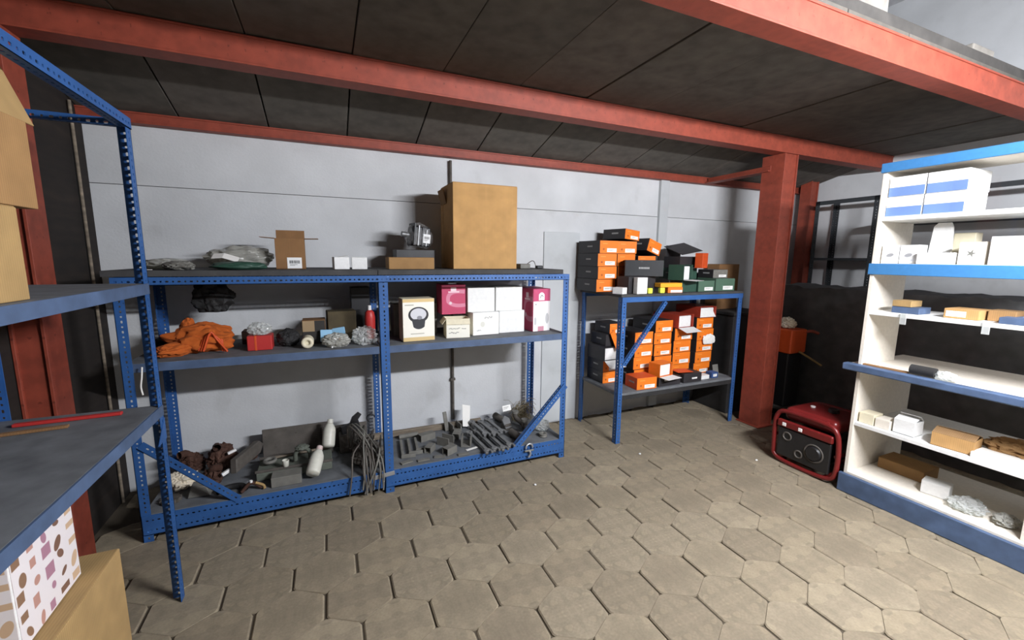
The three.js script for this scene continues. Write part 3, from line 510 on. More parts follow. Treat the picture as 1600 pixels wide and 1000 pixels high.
// ---------------------------------------------------------------- bottom level of the long rack: old parts
{
  const y = 0.151;
  const S = (n, l, c, g, m, p, r = [0, 0, 0], gr) => single(n, l, c, g, m, [p[0], y + p[1], p[2]], r, gr);
  S('cloth_scrap', 'pale crumpled plastic sheet among rusty parts near the tall unit', 'sheet', lump(31, 0.08, 0.05, 0.07, 0.4, 2.4, 3, 0.5), M.rag, [-0.84, 0, -2.88], [0, 0.4, 0]);
  const rust = (l, p, s, sd) => { const t = thing('rusty_casting', l, 'casting', [p[0], y, p[1]], sd); part(t, 'body', lump(sd, s, s * 1.0, s * 0.8, 0.4, 2.2, 3, 0.3), M.rusty); part(t, 'flange', at(cyl(s * 0.5, s * 0.5, 0.015, 12), 0, 0, 0, 1.2), M.rusty, s * 0.5, s * 1.3, 0); part(t, 'pipe', tube([[0, s * 1.2, 0], [s * 0.4, s * 1.9, 0], [s * 0.9, s * 2.0, -0.03]], 0.022, 10, 8), M.rusty); };
  rust('brown rusty casting with a pipe stub behind the pale plastic sheet', [-0.83, -3.07], 0.065, 41); rust('reddish rusty manifold against the white wall end', [-0.67, -3.05], 0.085, 42); rust('squat rusty casting in front of the reddish manifold', [-0.68, -2.84], 0.055, 43); rust('small rusty casting with a pipe stub behind the padded arm', [-0.53, -3.12], 0.045, 44);
  S('padded_arm', 'dark flat padded arm leaning on the rusty castings', 'arm', poly([[-0.15, -0.03], [0.1, -0.035], [0.15, 0], [0.12, 0.03], [-0.13, 0.035]], 0.03, 0.006), M.iron, [-0.51, 0.115, -2.92], [-0.3, 1.2, 0.3]);
  S('metal_clip', 'bright metal clip beside the padded arm', 'clip', box(0.05, 0.02, 0.02, 0.005), M.whiteGloss, [-0.6, 0.07, -2.8], [0, 0.6, 0.3]);
  S('metal_clip', 'small bright metal tab on the reddish manifold', 'clip', box(0.05, 0.016, 0.02, 0.005), M.whiteGloss, [-0.6, 0.12, -2.98], [0, 0.5, 0.2]);
  const tr = thing('metal_tray', 'wide dull grey-green metal tray along the front of the bottom shelf', 'tray', [-0.24, y, -2.87]); part(tr, 'floor', box(0.42, 0.05, 0.2, 0.006), M.ironGreen); part(tr, 'rim', span(-0.215, 0.215, 0.05, 0.066, 0.088, 0.1, 0.003), M.iron); part(tr, 'rim', span(-0.215, 0.215, 0.05, 0.066, -0.1, -0.088, 0.003), M.iron);
  const pl = (l, p, s, r) => S('steel_sheet', l, 'sheet', box(...s, 0.004), M.iron, p, r);
  pl('long grey sheet panel leaning at the wall behind the tray', [-0.25, 0.004, -3.09], [0.4, 0.19, 0.012], [-0.14, 0, 0]); pl('dark ribbed panel behind the white bottles', [0.06, 0.004, -3.075], [0.3, 0.16, 0.01], [-0.12, 0, 0]);
  S('wooden_strip', 'pale thin strip resting on the grey sheet panel', 'strip', box(0.34, 0.012, 0.012, 0.002), M.wood, [-0.2, 0.068, -2.93], [0, 0.1, 0]);
  S('wooden_batten', 'long pale wooden batten lying along the back of the bottom shelf', 'batten', box(1.15, 0.045, 0.03, 0.004), M.wood, [0.52, 0.0, -3.122], [0, 0, 0]);
  const bo = (l, p, r, k) => { const t = thing('white_bottle', l, 'bottle', [p[0], y + p[1], p[2]], 0); t.rotation.set(...r); part(t, 'body', lathe([[0, 0], [0.036, 0.003], [0.04, 0.02], [0.04, 0.1], [0.036, 0.125], [0.024, 0.15], [0.018, 0.16], [0, 0.16]]), M.bottle); part(t, 'cap', cyl(0.02, 0.018, 0.026, 14), k, 0, 0.158, 0); };
  bo('dirty white bottle tipped towards the wall behind the tray', [-0.05, 0.09, -2.9], [-0.5, 0, -0.12], M.bottle); bo('dirty white bottle lying on the front of the tray with its base outwards', [-0.14, 0.045, -2.645], [-0.9, 0, -0.25], M.bottleCap);
  const lb = thing('lamp_bracket', 'grey-green arched lamp bracket on the metal tray', 'bracket', [-0.2, y + 0.066, -2.84]); part(lb, 'arch', tube([[-0.04, 0, 0], [-0.035, 0.05, 0], [0, 0.075, 0], [0.04, 0.05, 0], [0.045, 0, 0]], 0.013, 16, 8), M.ironGreen); part(lb, 'crown', lump(51, 0.04, 0.018, 0.035, 0.2), M.ironGreen, 0, 0.065, 0);
  S('grey_carton', 'low grey carton in front of the metal tray', 'carton', box(0.16, 0.06, 0.09, 0.004), M.steelDull, [-0.28, 0, -2.7]);
  S('steel_pipe', 'dark steel pipe lying between the tray and the leaning sheet panel', 'pipe', at(cyl(0.019, 0.019, 0.4, 12), 0.2, 0.019, 0, 0, 0, Math.PI / 2), M.iron, [-0.22, 0, -3.02]);
  S('bearing_ring', 'grey bearing ring lying on the tray corner', 'ring', at(uvBox(new THREE.TorusGeometry(0.03, 0.011, 8, 20)), 0, 0.011, 0, Math.PI / 2), M.steelDull, [-0.385, 0.067, -2.87]);
  S('rubber_hose', 'short bent black rubber hose behind the diagonal brace foot', 'hose', tube([[-0.07, 0.018, 0.02], [-0.02, 0.018, -0.02], [0.04, 0.02, -0.01], [0.07, 0.018, 0.03]], 0.017, 16, 8), M.rubber, [-0.56, 0, -2.71]);
  S('gear_wheel', 'dusty toothed wheel lying at the left front corner of the bottom shelf', 'wheel', (() => { const o = []; for (let i = 0; i < 48; i++) { const a = i / 48 * 6.283, r = i % 4 < 2 ? 0.05 : 0.042; o.push([r * Math.cos(a), r * Math.sin(a)]); } return at(poly(o, 0.02), 0, 0.0105, 0, Math.PI / 2); })(), M.iron, [-0.85, 0, -2.72]);
  S('pipe_offcut', 'short round pipe offcut behind the L-shaped bars', 'pipe', at(cyl(0.018, 0.018, 0.14, 12), 0.07, 0.018, 0, 0, 0, Math.PI / 2), M.steelDull, [0.5, 0, -3.06], [0, 0.05, 0]);
  S('pulley', 'small grooved pulley near the foot of the right end post', 'pulley', lathe([[0.008, 0], [0.032, 0], [0.032, 0.006], [0.024, 0.013], [0.032, 0.02], [0.032, 0.026], [0.008, 0.026], [0.008, 0]]), M.steelDull, [1.45, 0, -2.7]);
  S('small_cup', 'small whitish cup on the metal tray', 'cup', lathe([[0, 0], [0.016, 0], [0.02, 0.04], [0.017, 0.04], [0.014, 0.004]]), M.bottle, [-0.29, 0.066, -2.78]);
  S('hook_bracket', 'black hooked bracket standing by the wall right of the tipped bottle', 'bracket', poly([[-0.06, 0], [0.06, 0], [0.06, 0.03], [0.05, 0.08], [0.075, 0.11], [0.06, 0.125], [0.02, 0.1], [0, 0.06], [-0.06, 0.05]], 0.02, 0.003), M.black, [0.1, 0.13, -3.02], [0, 0.2, 0.05]);
  S('foot_block', 'dark support block below the hooked bracket', 'block', box(0.16, 0.125, 0.1, 0.006), M.iron, [0.1, 0, -3.02]);
  { // hank of straps and cables that hangs over the front rail
    const t = thing('cable_hank', 'hank of dark cables and grey straps hanging over the front rail', 'cables', [0.17, y, -2.72]);
    for (let i = 0; i < 14; i++) { const a = rr(-0.09, 0.09), b = rr(-0.1, 0.1); part(t, 'cable', tube([[a, 0.02 + rr(0, 0.1), -0.25 + rr(0, 0.1)], [a + rr(-0.03, 0.03), 0.16 + rr(-0.03, 0.1), -0.12], [b * 0.8, 0.12 + rr(-0.02, 0.04), 0.06], [b, 0.02, 0.125 + rr(0, 0.012)], [b + rr(-0.02, 0.02), -0.11 + rr(-0.02, 0.03), 0.13 + rr(0, 0.012)]], rr(0.003, 0.006), 18, 5), i % 3 ? M.iron : M.steelDull); }
    part(t, 'strap', tube([[0.1, 0.2, 0], [0.06, 0.08, 0.13], [-0.02, -0.11, 0.135]], 0.006, 12, 6), M.steelDull); part(t, 'hook', at(uvBox(new THREE.TorusGeometry(0.025, 0.004, 6, 16, 4.4)), 0.05, 0.28, -0.12), M.black); part(t, 'clump', lump(52, 0.1, 0.07, 0.12, 0.35, 2.6, 3, 0.5), M.iron, 0.02, 0, -0.06);
  }
  const cl = thing('cable_clamp', 'small rusty clamp with a bright bolt on the front edge by the brace', 'clamp', [-0.46, y, -2.67], 0.3); part(cl, 'jaw', tube([[-0.05, 0.01, 0], [0, 0.05, 0], [0.05, 0.01, 0.01]], 0.01, 10, 6), M.rusty); part(cl, 'jaw', tube([[0.02, 0.05, 0.01], [0.06, 0.02, 0.02], [0.06, 0.005, 0.03]], 0.008, 8, 6), M.cardPale); part(cl, 'bolt', cyl(0.008, 0.008, 0.012, 6), M.whiteGloss, 0, 0.055, 0.005);
  S('grey_block', 'grey plastic wedge behind the diagonal brace near the tall unit', 'block', poly([[-0.05, 0], [0.05, 0], [0.035, 0.05], [-0.03, 0.06]], 0.06, 0.004), M.steelDull, [-0.72, 0.005, -2.74]);
  // right bay
  const lbar = l => poly([[0, 0], [0.09, 0], [0.09, 0.012], [0.014, 0.012], [0.014, l], [0, l]], 0.02, 0.002);
  ['L-shaped grey steel bar nearest the middle post', 'L-shaped grey steel bar between two like it', 'L-shaped grey steel bar on the side of the square tubes'].forEach((l, i) => S('angle_bar', l, 'bar', lbar(0.26 - i * 0.03), M.steelDull, [0.4 + i * 0.055, 0.012, -2.74 - i * 0.03], [-Math.PI / 2, 0, -0.1], 'L-shaped bars on the bottom shelf'));
  const tubeSq = (l, p, r, L = 0.12, w = 0.05) => { const t = thing('square_tube', l, 'tube', [p[0], y, p[1]], r); for (const s of [-1, 1]) { part(t, 'side', box(L, w, 0.004, 0.001), M.steelDull, 0, 0, s * w / 2); part(t, 'face', box(L, 0.004, w, 0.001), M.steelDull, 0, s < 0 ? 0 : w - 0.004, 0); } };
  tubeSq('short open square steel tube behind the channel pieces', [0.62, -2.98], 0.3); tubeSq('short open square tube beside the white tag', [0.84, -2.94], 1.1, 0.1, 0.045); tubeSq('low open square tube near the front rail', [0.72, -2.7], 0.5, 0.09, 0.05); tubeSq('stubby square tube next to the L-shaped bars', [0.6, -2.78], 0.9, 0.08, 0.045);
  const chan = (l, p, r, rz = 0) => S('steel_channel', l, 'channel', poly([[-0.035, 0], [0.035, 0], [0.035, 0.06], [0.029, 0.06], [0.029, 0.006], [-0.029, 0.006], [-0.029, 0.06], [-0.035, 0.06]], 0.1, 0.001), M.steelDull, [p[0], 0, p[1]], [0, r, rz]);
  chan('upturned U channel in the middle of the metal offcuts', [0.73, -2.85], 0.7); chan('upturned U channel close to the spanners', [0.87, -2.79], -0.4); chan('upturned U channel at the back under the white tag', [0.86, -3.06], 0.1);
  S('flat_bar', 'flat grey bar standing beside the white tag', 'bar', box(0.03, 0.15, 0.012, 0.002), M.steelDull, [0.8, 0.003, -3.07], [-0.15, 0, 0.1]);
  S('white_tag', 'white curled cardboard tag at the back of the metal offcuts', 'tag', poly([[-0.03, 0], [0.035, -0.005], [0.045, 0.16], [-0.03, 0.17]], 0.002), M.paper, [0.95, 0.02, -3.06], [-0.35, 0.3, -0.1]);
  S('white_tag', 'short white slip lying in front of the spanners', 'tag', box(0.09, 0.004, 0.02, 0.001), M.paper, [0.88, 0.001, -2.7], [0, 0.25, 0]);
  [[0.42, -2.67, 'flat steel offcut by the foot of the middle post'], [0.53, -2.66, 'flat steel offcut in front of the stubby square tube'], [0.64, -3.07, 'flat steel offcut against the wooden batten'], [0.64, -2.665, 'flat steel offcut between the low square tube and the rail'], [0.8, -2.64, 'flat steel offcut lying at the front rail beside the short white slip']].forEach(([x, z, l]) => S('flat_offcut', l, 'offcut', box(rr(0.06, 0.08), 0.008, rr(0.025, 0.04), 0.001), M.steelDull, [x, 0.001, z], [0, rr(-0.3, 0.3), 0]));
  const spanner = L => {                               // combination spanner, lying along +z towards the aisle, open jaw in front
    const s = new THREE.Shape(); const w = 0.011;
    s.moveTo(-w, 0.03); s.lineTo(-w * 0.9, L - 0.05); s.lineTo(-0.026, L - 0.025); s.lineTo(-0.027, L + 0.008); s.lineTo(-0.013, L + 0.012); s.lineTo(-0.012, L - 0.016); s.lineTo(0.012, L - 0.016); s.lineTo(0.013, L + 0.012); s.lineTo(0.027, L + 0.008); s.lineTo(0.026, L - 0.025); s.lineTo(w * 0.9, L - 0.05); s.lineTo(w, 0.03);
    s.absarc(0, 0.008, 0.024, 1.0, Math.PI - 1.0, true); const h = new THREE.Path(); h.absarc(0, 0.006, 0.012, 0, 6.283, false); s.holes.push(h);
    return uvBox(at(new THREE.ExtrudeGeometry(s, { depth: 0.012, bevelEnabled: true, bevelThickness: 0.002, bevelSize: 0.002, bevelSegments: 1, curveSegments: 6 }), 0, 0, 0, Math.PI / 2, 0, 0));
  };
  [[0.985, -3.07, 0.1, 0.016, 'grey spanner under the pile next to the white curled tag'], [1.05, -3.07, 0.1, 0.016, 'grey spanner under the middle of the spanner pile'], [0.93, -2.92, 0.08, 0.034, 'long grey spanner over the front rail closest to the short white slip'], [0.99, -2.93, 0.08, 0.034, 'long grey spanner over the front rail, second from the short white slip'], [1.05, -2.92, 0.08, 0.034, 'long grey spanner over the front rail, third from the short white slip'], [1.11, -2.95, 0.08, 0.034, 'long grey spanner over the front rail closest to the diagonal brace'], [1.0, -3.07, 0.1, 0.053, 'grey spanner on top of the pile closest to the white curled tag'], [1.065, -3.05, 0.1, 0.053, 'grey spanner on top of the pile between two others'], [1.13, -3.07, 0.1, 0.053, 'grey spanner on top of the pile closest to the price tag']].forEach(([x, z, a, h, l], i) =>
    single('spanner', l, 'spanner', spanner(i < 2 ? 0.24 : i < 6 ? 0.36 : 0.28), M.steel, [x, y + h, z], [0.01, a, 0], 'spanners on the bottom shelf'));
  for (const [x, z, l] of [[1.25, -3.1, 'dark grease gun cylinder behind the price tag'], [1.24, -2.74, 'short round socket behind the diagonal brace foot']]) S('steel_cylinder', l, 'cylinder', at(cyl(0.03, 0.026, 0.13, 14), 0, 0.03, -0.06, Math.PI / 2), M.iron, [x, 0, z], [0, 0.2, 0]);
  S('white_tag', 'white price tag tied among the tool handles', 'tag', sheet(0.075, 0.045), P.smallLabel, [1.27, 0.13, -2.98], [-0.3, 0.1, 0.06]);
  const gd = thing('scraper', 'grey steel scraper with a rounded blade under the price tag', 'tool', [1.25, y, -2.9], 0.3); part(gd, 'blade', poly([[-0.03, 0], [0.03, 0], [0.035, 0.07], [0, 0.1], [-0.035, 0.07]], 0.01, 0.002), M.steel, 0, 0.02, 0, -0.6); part(gd, 'body', box(0.07, 0.05, 0.06, 0.01), M.iron, 0, 0, -0.03);
  const ck = (l, p, sd) => { const t = thing('pipe_fitting', l, 'fitting', [p[0], y, p[1]], sd); part(t, 'elbow', tube([[-0.05, 0.03, 0], [0, 0.05, 0.01], [0.03, 0.08, 0], [0.035, 0.12, 0]], 0.02, 12, 8), M.iron); part(t, 'nut', cyl(0.028, 0.028, 0.02, 6), M.steelDull, 0.035, 0.11, 0); part(t, 'flange', at(cyl(0.032, 0.032, 0.015, 12), 0, 0, 0, 0, 0, 1.5), M.iron, -0.05, 0.032, 0); };
  ck('grey pipe elbow close to the price tag', [1.35, -2.93], 2.1); ck('grey pipe elbow beside the small pale plastic bag', [1.36, -2.79], 3.6);
  { const gs = []; for (let i = 0; i < 150; i++) { const a = rr(0, 6.28), r = rr(0.02, 0.11), h = rr(0.05, 0.17); gs.push(tube([[0.1 * Math.cos(a) * rr(0.2, 1), 0.005, 0.07 * Math.sin(a) * rr(0.2, 1)], [r * Math.cos(a + 1), h, r * 0.6 * Math.sin(a + 1)], [r * 1.2 * Math.cos(a + rr(0.5, 2.5)), h * rr(0.4, 1.15), r * 0.8 * Math.sin(a + 2)]], 0.0016, 5, 3)); } const o = S('straw_tangle', 'tangle of dry brown straw fibres by the back post', 'straw', merge(gs), M.straw, [1.43, 0, -3.05]); o.userData.kind = 'stuff'; }
  S('plastic_bag', 'small pale plastic bag on the bottom shelf end beside the diagonal brace', 'bag', lump(61, 0.06, 0.045, 0.055, 0.35, 2.6, 3, 0.6), M.film, [1.5, 0, -2.82]);
  const sh = thing('shackle', 'pale metal shackle hanging on the front rail by the diagonal brace', 'shackle', [1.28, 0.15, -2.602]); part(sh, 'bow', at(uvBox(new THREE.TorusGeometry(0.026, 0.007, 8, 18, 3.6)), 0, 0, 0, 0, 0, -0.2), M.galv, 0, -0.01, 0.012); part(sh, 'pin', at(cyl(0.007, 0.007, 0.07, 8), -0.035, 0, 0, 0, 0, -1.57), M.steelDull, 0, -0.035, 0.012); part(sh, 'tail', tube([[0, -0.03, 0.012], [0.01, -0.06, 0.014], [-0.005, -0.085, 0.014]], 0.008, 8, 6), M.galv);
}

// ---------------------------------------------------------------- filter boxes on the bench
const fbGeo = {};
function filterBox(label, [x, y, z], { w = 0.19, h = 0.104, d = 0.3, ry = 0, rz = 0, rx = 0, end = P.filterEnd, side = M.boxSide, group, sticker = true, print } = {}) {   // x, z: middle of the front end; y: base
  const t = thing('filter_box', label, 'box', [x, y, z], ry, group); t.rotation.x = rx; t.rotation.z = rz;
  part(t, 'sleeve', box(w, h, d, 0.002), side, 0, 0, -d / 2);
  part(t, 'end_panel', sheet(w - 0.003, h - 0.003, 0.0015), end, 0, 0.0015, 0);
  if (sticker) part(t, 'sticker', sheet(w * 0.52, h * 0.3), P.smallLabel, w * 0.14, h * 0.1, 0.0018);
  if (print) part(t, 'printed_side', sheet(d - 0.01, h - 0.01), print, -w / 2, 0.005, -d / 2, 0, -Math.PI / 2, 0);
  else part(t, 'side_mark', sheet(0.07, 0.012), M.print, -w / 2, h * 0.5, -d * 0.45, 0, -Math.PI / 2, 0);
  return t;
}
function openFilter(label, [x, y, z], { w = 0.19, h = 0.104, d = 0.3, ry = 0, inside = M.white, out = M.boxSide, a = 2.2, group } = {}) {
  const t = thing('open_filter_box', label, 'box', [x, y, z], ry, group), k = 0.003;
  for (const s of [-1, 1]) part(t, 'side_panel', span(s < 0 ? -w / 2 : w / 2 - k, s < 0 ? -w / 2 + k : w / 2, 0, h, -d, 0, 0.001), out);
  part(t, 'base', span(-w / 2 + k, w / 2 - k, 0, k, -d, 0, 0), out); part(t, 'top', span(-w / 2 + k, w / 2 - k, h - k, h, -d, 0, 0), out);
  part(t, 'filter', span(-w / 2 + 0.012, w / 2 - 0.012, k, h - 0.012, -d + 0.01, -0.02, 0.006), inside, 0, 0, 0, 0, 0, 0, 'pale filter inside');
  part(t, 'flap', box(w, h * 0.8, 0.002, 0.0008), inside, 0, 0.003, 0.001, a, 0, 0);
  return t;
}
{
  const y0 = 1.221;
  const put = (stack, n, x, z, j, o = {}, hh = 0.105) => { for (let i = 0; i < n; i++) filterBox(`${['lowest', 'second', 'third', 'fourth', 'topmost'][i === n - 1 && n > 1 ? 4 : i]} orange-ended black filter box in ${stack}`, [x + j[i][0], y0 + i * (hh + 0.001), z], { h: hh, ry: j[i][1], group: stack, ...o }); };
  put('the bench-top stack nearest the blocked doorway', 4, 2.14, -2.92, [[-0.01, 0], [0.0, 0.02], [-0.005, 0], [0.008, 0.04]]);
  put('the tallest bench-top stack behind the green boxes', 4, 2.345, -2.94, [[0, 0], [0.01, 0], [0, 0.02], [0.005, -0.05]], { d: 0.25 });
  filterBox('orange-ended filter box lying askew on top of the tallest bench-top stack', [2.385, y0 + 0.434, -2.93], { ry: 0.22, rz: -0.08, h: 0.085, d: 0.24 });
  put('the bench-top stack leaning behind the open red box', 3, 2.565, -2.95, [[0, 0], [0, 0.02], [0.01, -0.03]], { d: 0.23 }, 0.1);
  filterBox('tilted orange-ended filter box crowning the leaning bench-top stack', [2.62, y0 + 0.325, -2.93], { rz: -0.3, ry: 0.15, d: 0.24, w: 0.17, h: 0.11 });
  filterBox('long black box with pale lettering and a green end on the bench top', [2.53, y0 + 0.136, -2.71], { w: 0.14, h: 0.13, d: 0.3, ry: 0.95, end: M.green, side: M.boxSide, print: P.greenSide });
  closedBox('black_box', 'plain black box below the lettered green-ended box', 'box', [2.34, y0, -2.79], [0.3, 0.132, 0.13], M.boxSide, { ry: 0.1 });
  closedBox('white_box', 'upright white pack with a pale pink edge at the bench front', 'box', [2.285, y0, -2.675], [0.1, 0.128, 0.05], M.white, {});
  closedBox('foam_tray', 'white foam block at the left end of the bench top', 'block', [2.12, y0, -2.72], [0.07, 0.05, 0.09], M.white, { ry: 0.4 });
  closedBox('flat_yellow_box', 'flat yellow-orange box lying under the green-ended box', 'box', [2.59, y0 + 0.048, -2.69], [0.22, 0.032, 0.075], M.yellow, { ry: -0.05 });
  single('lime_packet', 'lime yellow packet beside the upright white pack', 'packet', box(0.045, 0.045, 0.03, 0.006), M.lime, [2.375, y0, -2.67]);
  single('lime_packet', 'lime yellow packet under the flat yellow-orange box', 'packet', box(0.05, 0.046, 0.03, 0.006), M.lime, [2.51, y0, -2.68]);
  closedBox('orange_pack', 'crushed orange pack with a white edge at the bench front', 'box', [2.64, y0, -2.69], [0.14, 0.046, 0.07], M.orange, { ry: -0.15, sticker: [[0.11, 0.02], [0.01, 0.004]] });
  const ob = openBox('open_black_box', 'black box with its lid thrown up and a red pack inside on the bench pile', 'box', [2.97, y0 + 0.2, -2.95], [0.25, 0.1, 0.18], M.boxSide, M.boxSide, { ry: 0.12 });
  part(ob, 'lid', box(0.26, 0.004, 0.22, 0.001), M.boxSide, 0.02, 0.17, 0.0, 0.35, 0, 0.16); part(ob, 'lid_lining', box(0.25, 0.003, 0.21, 0.001), M.paper, 0.02, 0.1665, 0.0, 0.35, 0, 0.16, 'white lid lining'); part(ob, 'lid_hinge', span(-0.1, 0.1, 0.1, 0.2, -0.09, -0.086, 0.001), M.boxSide);
  closedBox('red_pack', 'orange-red round-cornered pack standing before the thrown-up black lid', 'box', [3.06, y0 + 0.2, -2.8], [0.1, 0.13, 0.07], M.orangeRed, { ry: 0.3 });
  filterBox('dark green box carrying the black open box', [2.97, y0 + 0.098, -2.87], { w: 0.24, h: 0.1, d: 0.22, end: M.green, side: M.green, sticker: false });
  openFilter('dark green open box with bright white contents on the bench top', [2.8, y0 + 0.1, -2.69], { w: 0.15, h: 0.13, d: 0.14, ry: 0.3, out: M.green, a: 1.6 });
  closedBox('green_box', 'dark green box under the open white-filled box', 'box', [2.83, y0, -2.77], [0.17, 0.096, 0.14], M.green, {});
  filterBox('green box with a white sticker at the bench front rail', [3.02, y0, -2.69], { w: 0.19, h: 0.095, d: 0.18, end: M.greenLid, side: M.green });
  filterBox('pale green box with a wide white sticker near the red column', [3.26, y0, -2.7], { w: 0.22, h: 0.11, d: 0.22, end: M.greenLid, side: M.greenLid, ry: -0.06 });
  filterBox('grey-ended box on the pale green box near the red column', [3.26, y0 + 0.112, -2.76], { w: 0.18, h: 0.075, d: 0.17, end: M.steelDull, side: M.boxSide });
  filterBox('low dark box at the back of the bench by the red column', [3.28, y0, -2.96], { w: 0.24, h: 0.15, d: 0.2, end: M.boxSide, sticker: false });
  // lower board
  const y1 = 0.421;
  const put2 = (stack, n, x, z, hh, o = {}) => { for (let i = 0; i < n; i++) filterBox(`${['lowest', 'second', 'third', 'fourth', 'fifth'][i]} orange-ended filter box in ${stack}`, [x + rr(-0.006, 0.006), y1 + i * (hh + 0.001), z + rr(-0.012, 0.004)], { h: hh, w: 0.2, ry: rr(-0.02, 0.02), group: stack, ...o }); };
  put2('the under-bench stack behind the front bench post', 4, 2.525, -2.86, 0.11);
  put2('the tallest under-bench stack', 5, 2.742, -2.86, 0.106);
  put2('the under-bench stack below the open red box', 4, 2.968, -2.86, 0.113, { w: 0.21 });
  put2('the under-bench stack beside the far bench post', 5, 3.24, -2.86, 0.107, { w: 0.21 });
  openFilter('open dark red box with white papers on the under-bench stack', [2.975, y1 + 0.459, -2.84], { w: 0.2, h: 0.12, ry: 0.1, out: M.redBox, a: 1.9 });
  openFilter('open dark red box with a torn white lid above the far under-bench stack', [3.24, y1 + 0.542, -2.84], { w: 0.2, h: 0.1, out: M.redBox, a: -0.6 });
  single('torn_paper', 'torn white paper hanging from the far under-bench stack', 'paper', lump(71, 0.075, 0.05, 0.008, 0.4, 2.2, 3, 0.5), M.paper, [3.27, 0.71, -2.835]);
  for (const [i, h] of [[0, 0.1], [1, 0.1]]) filterBox(['lowest orange-ended box in the stack beside the white foam boxes', 'second black box in the stack beside the white foam boxes'][i], [2.225, y1 + i * 0.101, -2.93], { h, w: 0.16, d: 0.24 });
  openFilter('white-filled open black box on the short stack below the bench end', [2.225, y1 + 0.203, -2.91], { w: 0.17, h: 0.12, d: 0.24, a: 2.1, ry: 0.06 });
  filterBox('black-sided box with a raised orange flap below the bench end', [2.25, y1 + 0.325, -2.95], { h: 0.1, w: 0.15, d: 0.22, end: M.boxSide, sticker: false });
  single('orange_flap', 'loose orange cardboard flap leaning below the bench end', 'flap', box(0.06, 0.16, 0.004, 0.001), M.orange, [2.28, y1 + 0.3, -2.9], [-0.25, 0.2, 0.35]);
  filterBox('small orange-ended box up under the bench top beside the bench post', [2.3, y1 + 0.427, -2.96], { h: 0.09, w: 0.16, d: 0.22 });
  filterBox('orange box lying at the front edge of the lower bench board', [2.4, y1, -2.665], { w: 0.2, h: 0.1, d: 0.16, ry: -0.05, side: M.orangeRed });
  closedBox('black_box', 'flat black box next to the front orange box under the bench', 'box', [2.655, y1, -2.74], [0.24, 0.075, 0.14], M.boxSide, { sticker: [[0.06, 0.014], [-0.03, 0.045]] });
  closedBox('black_box', 'flat black box below the open red box under the bench', 'box', [2.92, y1, -2.74], [0.21, 0.08, 0.14], M.boxSide, { sticker: [[0.06, 0.014], [0.02, 0.03]] });
  openFilter('white-filled open box on top of the flat black box under the bench', [2.625, y1 + 0.079, -2.685], { w: 0.17, h: 0.115, d: 0.12, out: M.orange, a: 1.6, ry: 0.15 });
  single('orange_flap', 'fallen orange lid across the flat black box under the bench', 'flap', box(0.2, 0.004, 0.09, 0.001), M.orangeRed, [2.835, y1 + 0.1, -2.72], [0.1, 0.1, -0.1]);
  closedBox('small_box', 'small white box at the far end of the lower bench board', 'box', [3.1, y1, -2.73], [0.1, 0.035, 0.07], M.white, {});
  closedBox('small_box', 'small navy box beside the far bench post', 'box', [3.22, y1, -2.73], [0.08, 0.05, 0.07], mat(0x2c4a7c), { sticker: [[0.045, 0.024], [0, 0.014]] });
  single('grey_card', 'grey paper card leaning beside the far bench post', 'card', box(0.07, 0.1, 0.003, 0.001), M.steelDull, [3.31, y1 + 0.001, -2.76], [-0.2, 0, 0]);
}

// ---------------------------------------------------------------- left unit contents
{
  closedBox('carton', 'brown carton lying directly on the tall unit shelf', 'carton', [-0.885, 1.385, -1.05], [0.42, 0.222, 0.76], M.cardPale, {});
  const c = closedBox('carton', 'upper brown carton with a raised flap on the tall unit', 'carton', [-0.885, 1.61, -1.11], [0.42, 0.215, 0.82], M.card2, { flap: false });
  part(c, 'flap', box(0.004, 0.24, 0.86, 0.001), M.cardPale, 0.205, 0.214, -0.02, 0, 0, 0.33); part(c, 'flap', box(0.004, 0.2, 0.8, 0.001), M.card2, -0.207, 0.214, 0, 0, 0, 0.1);
  closedBox('carton', 'large yellowish carton on the bottom of the tall unit', 'carton', [-0.89, 0.001, -1.22], [0.44, 0.54, 0.9], M.cardPale, {});
  closedBox('gift_box', 'white box printed with small brown patches on the yellowish carton', 'box', [-0.83, 0.546, -1.42], [0.22, 0.245, 0.28], M.white, { flap: false, ry: 0.02 });
  const gb = scene.children.at(-1); part(gb, 'printed_side', sheet(0.275, 0.24), P.pattern, 0.11, 0.002, 0, 0, Math.PI / 2, 0); part(gb, 'printed_front', sheet(0.215, 0.24), P.pattern, 0, 0.002, 0.14);
  single('red_strip', 'long red plastic strip lying at the back of the tall unit shelf', 'strip', box(0.3, 0.012, 0.02, 0.003), M.redPlastic, [-0.9, 0.885, -2.02], [0, 0.04, 0]);
  single('wooden_strip', 'thin dark wooden strip lying beside the red strip', 'strip', box(0.22, 0.01, 0.02, 0.002), M.cardDark, [-0.98, 0.885, -1.93], [0, 0.1, 0]);
  single('dried_sprig', 'dry leafy sprig on the middle shelf of the tall unit', 'sprig', lump(81, 0.05, 0.012, 0.06, 0.6, 4, 2, 0.4), M.olive, [-0.98, 0.885, -1.6]);
}

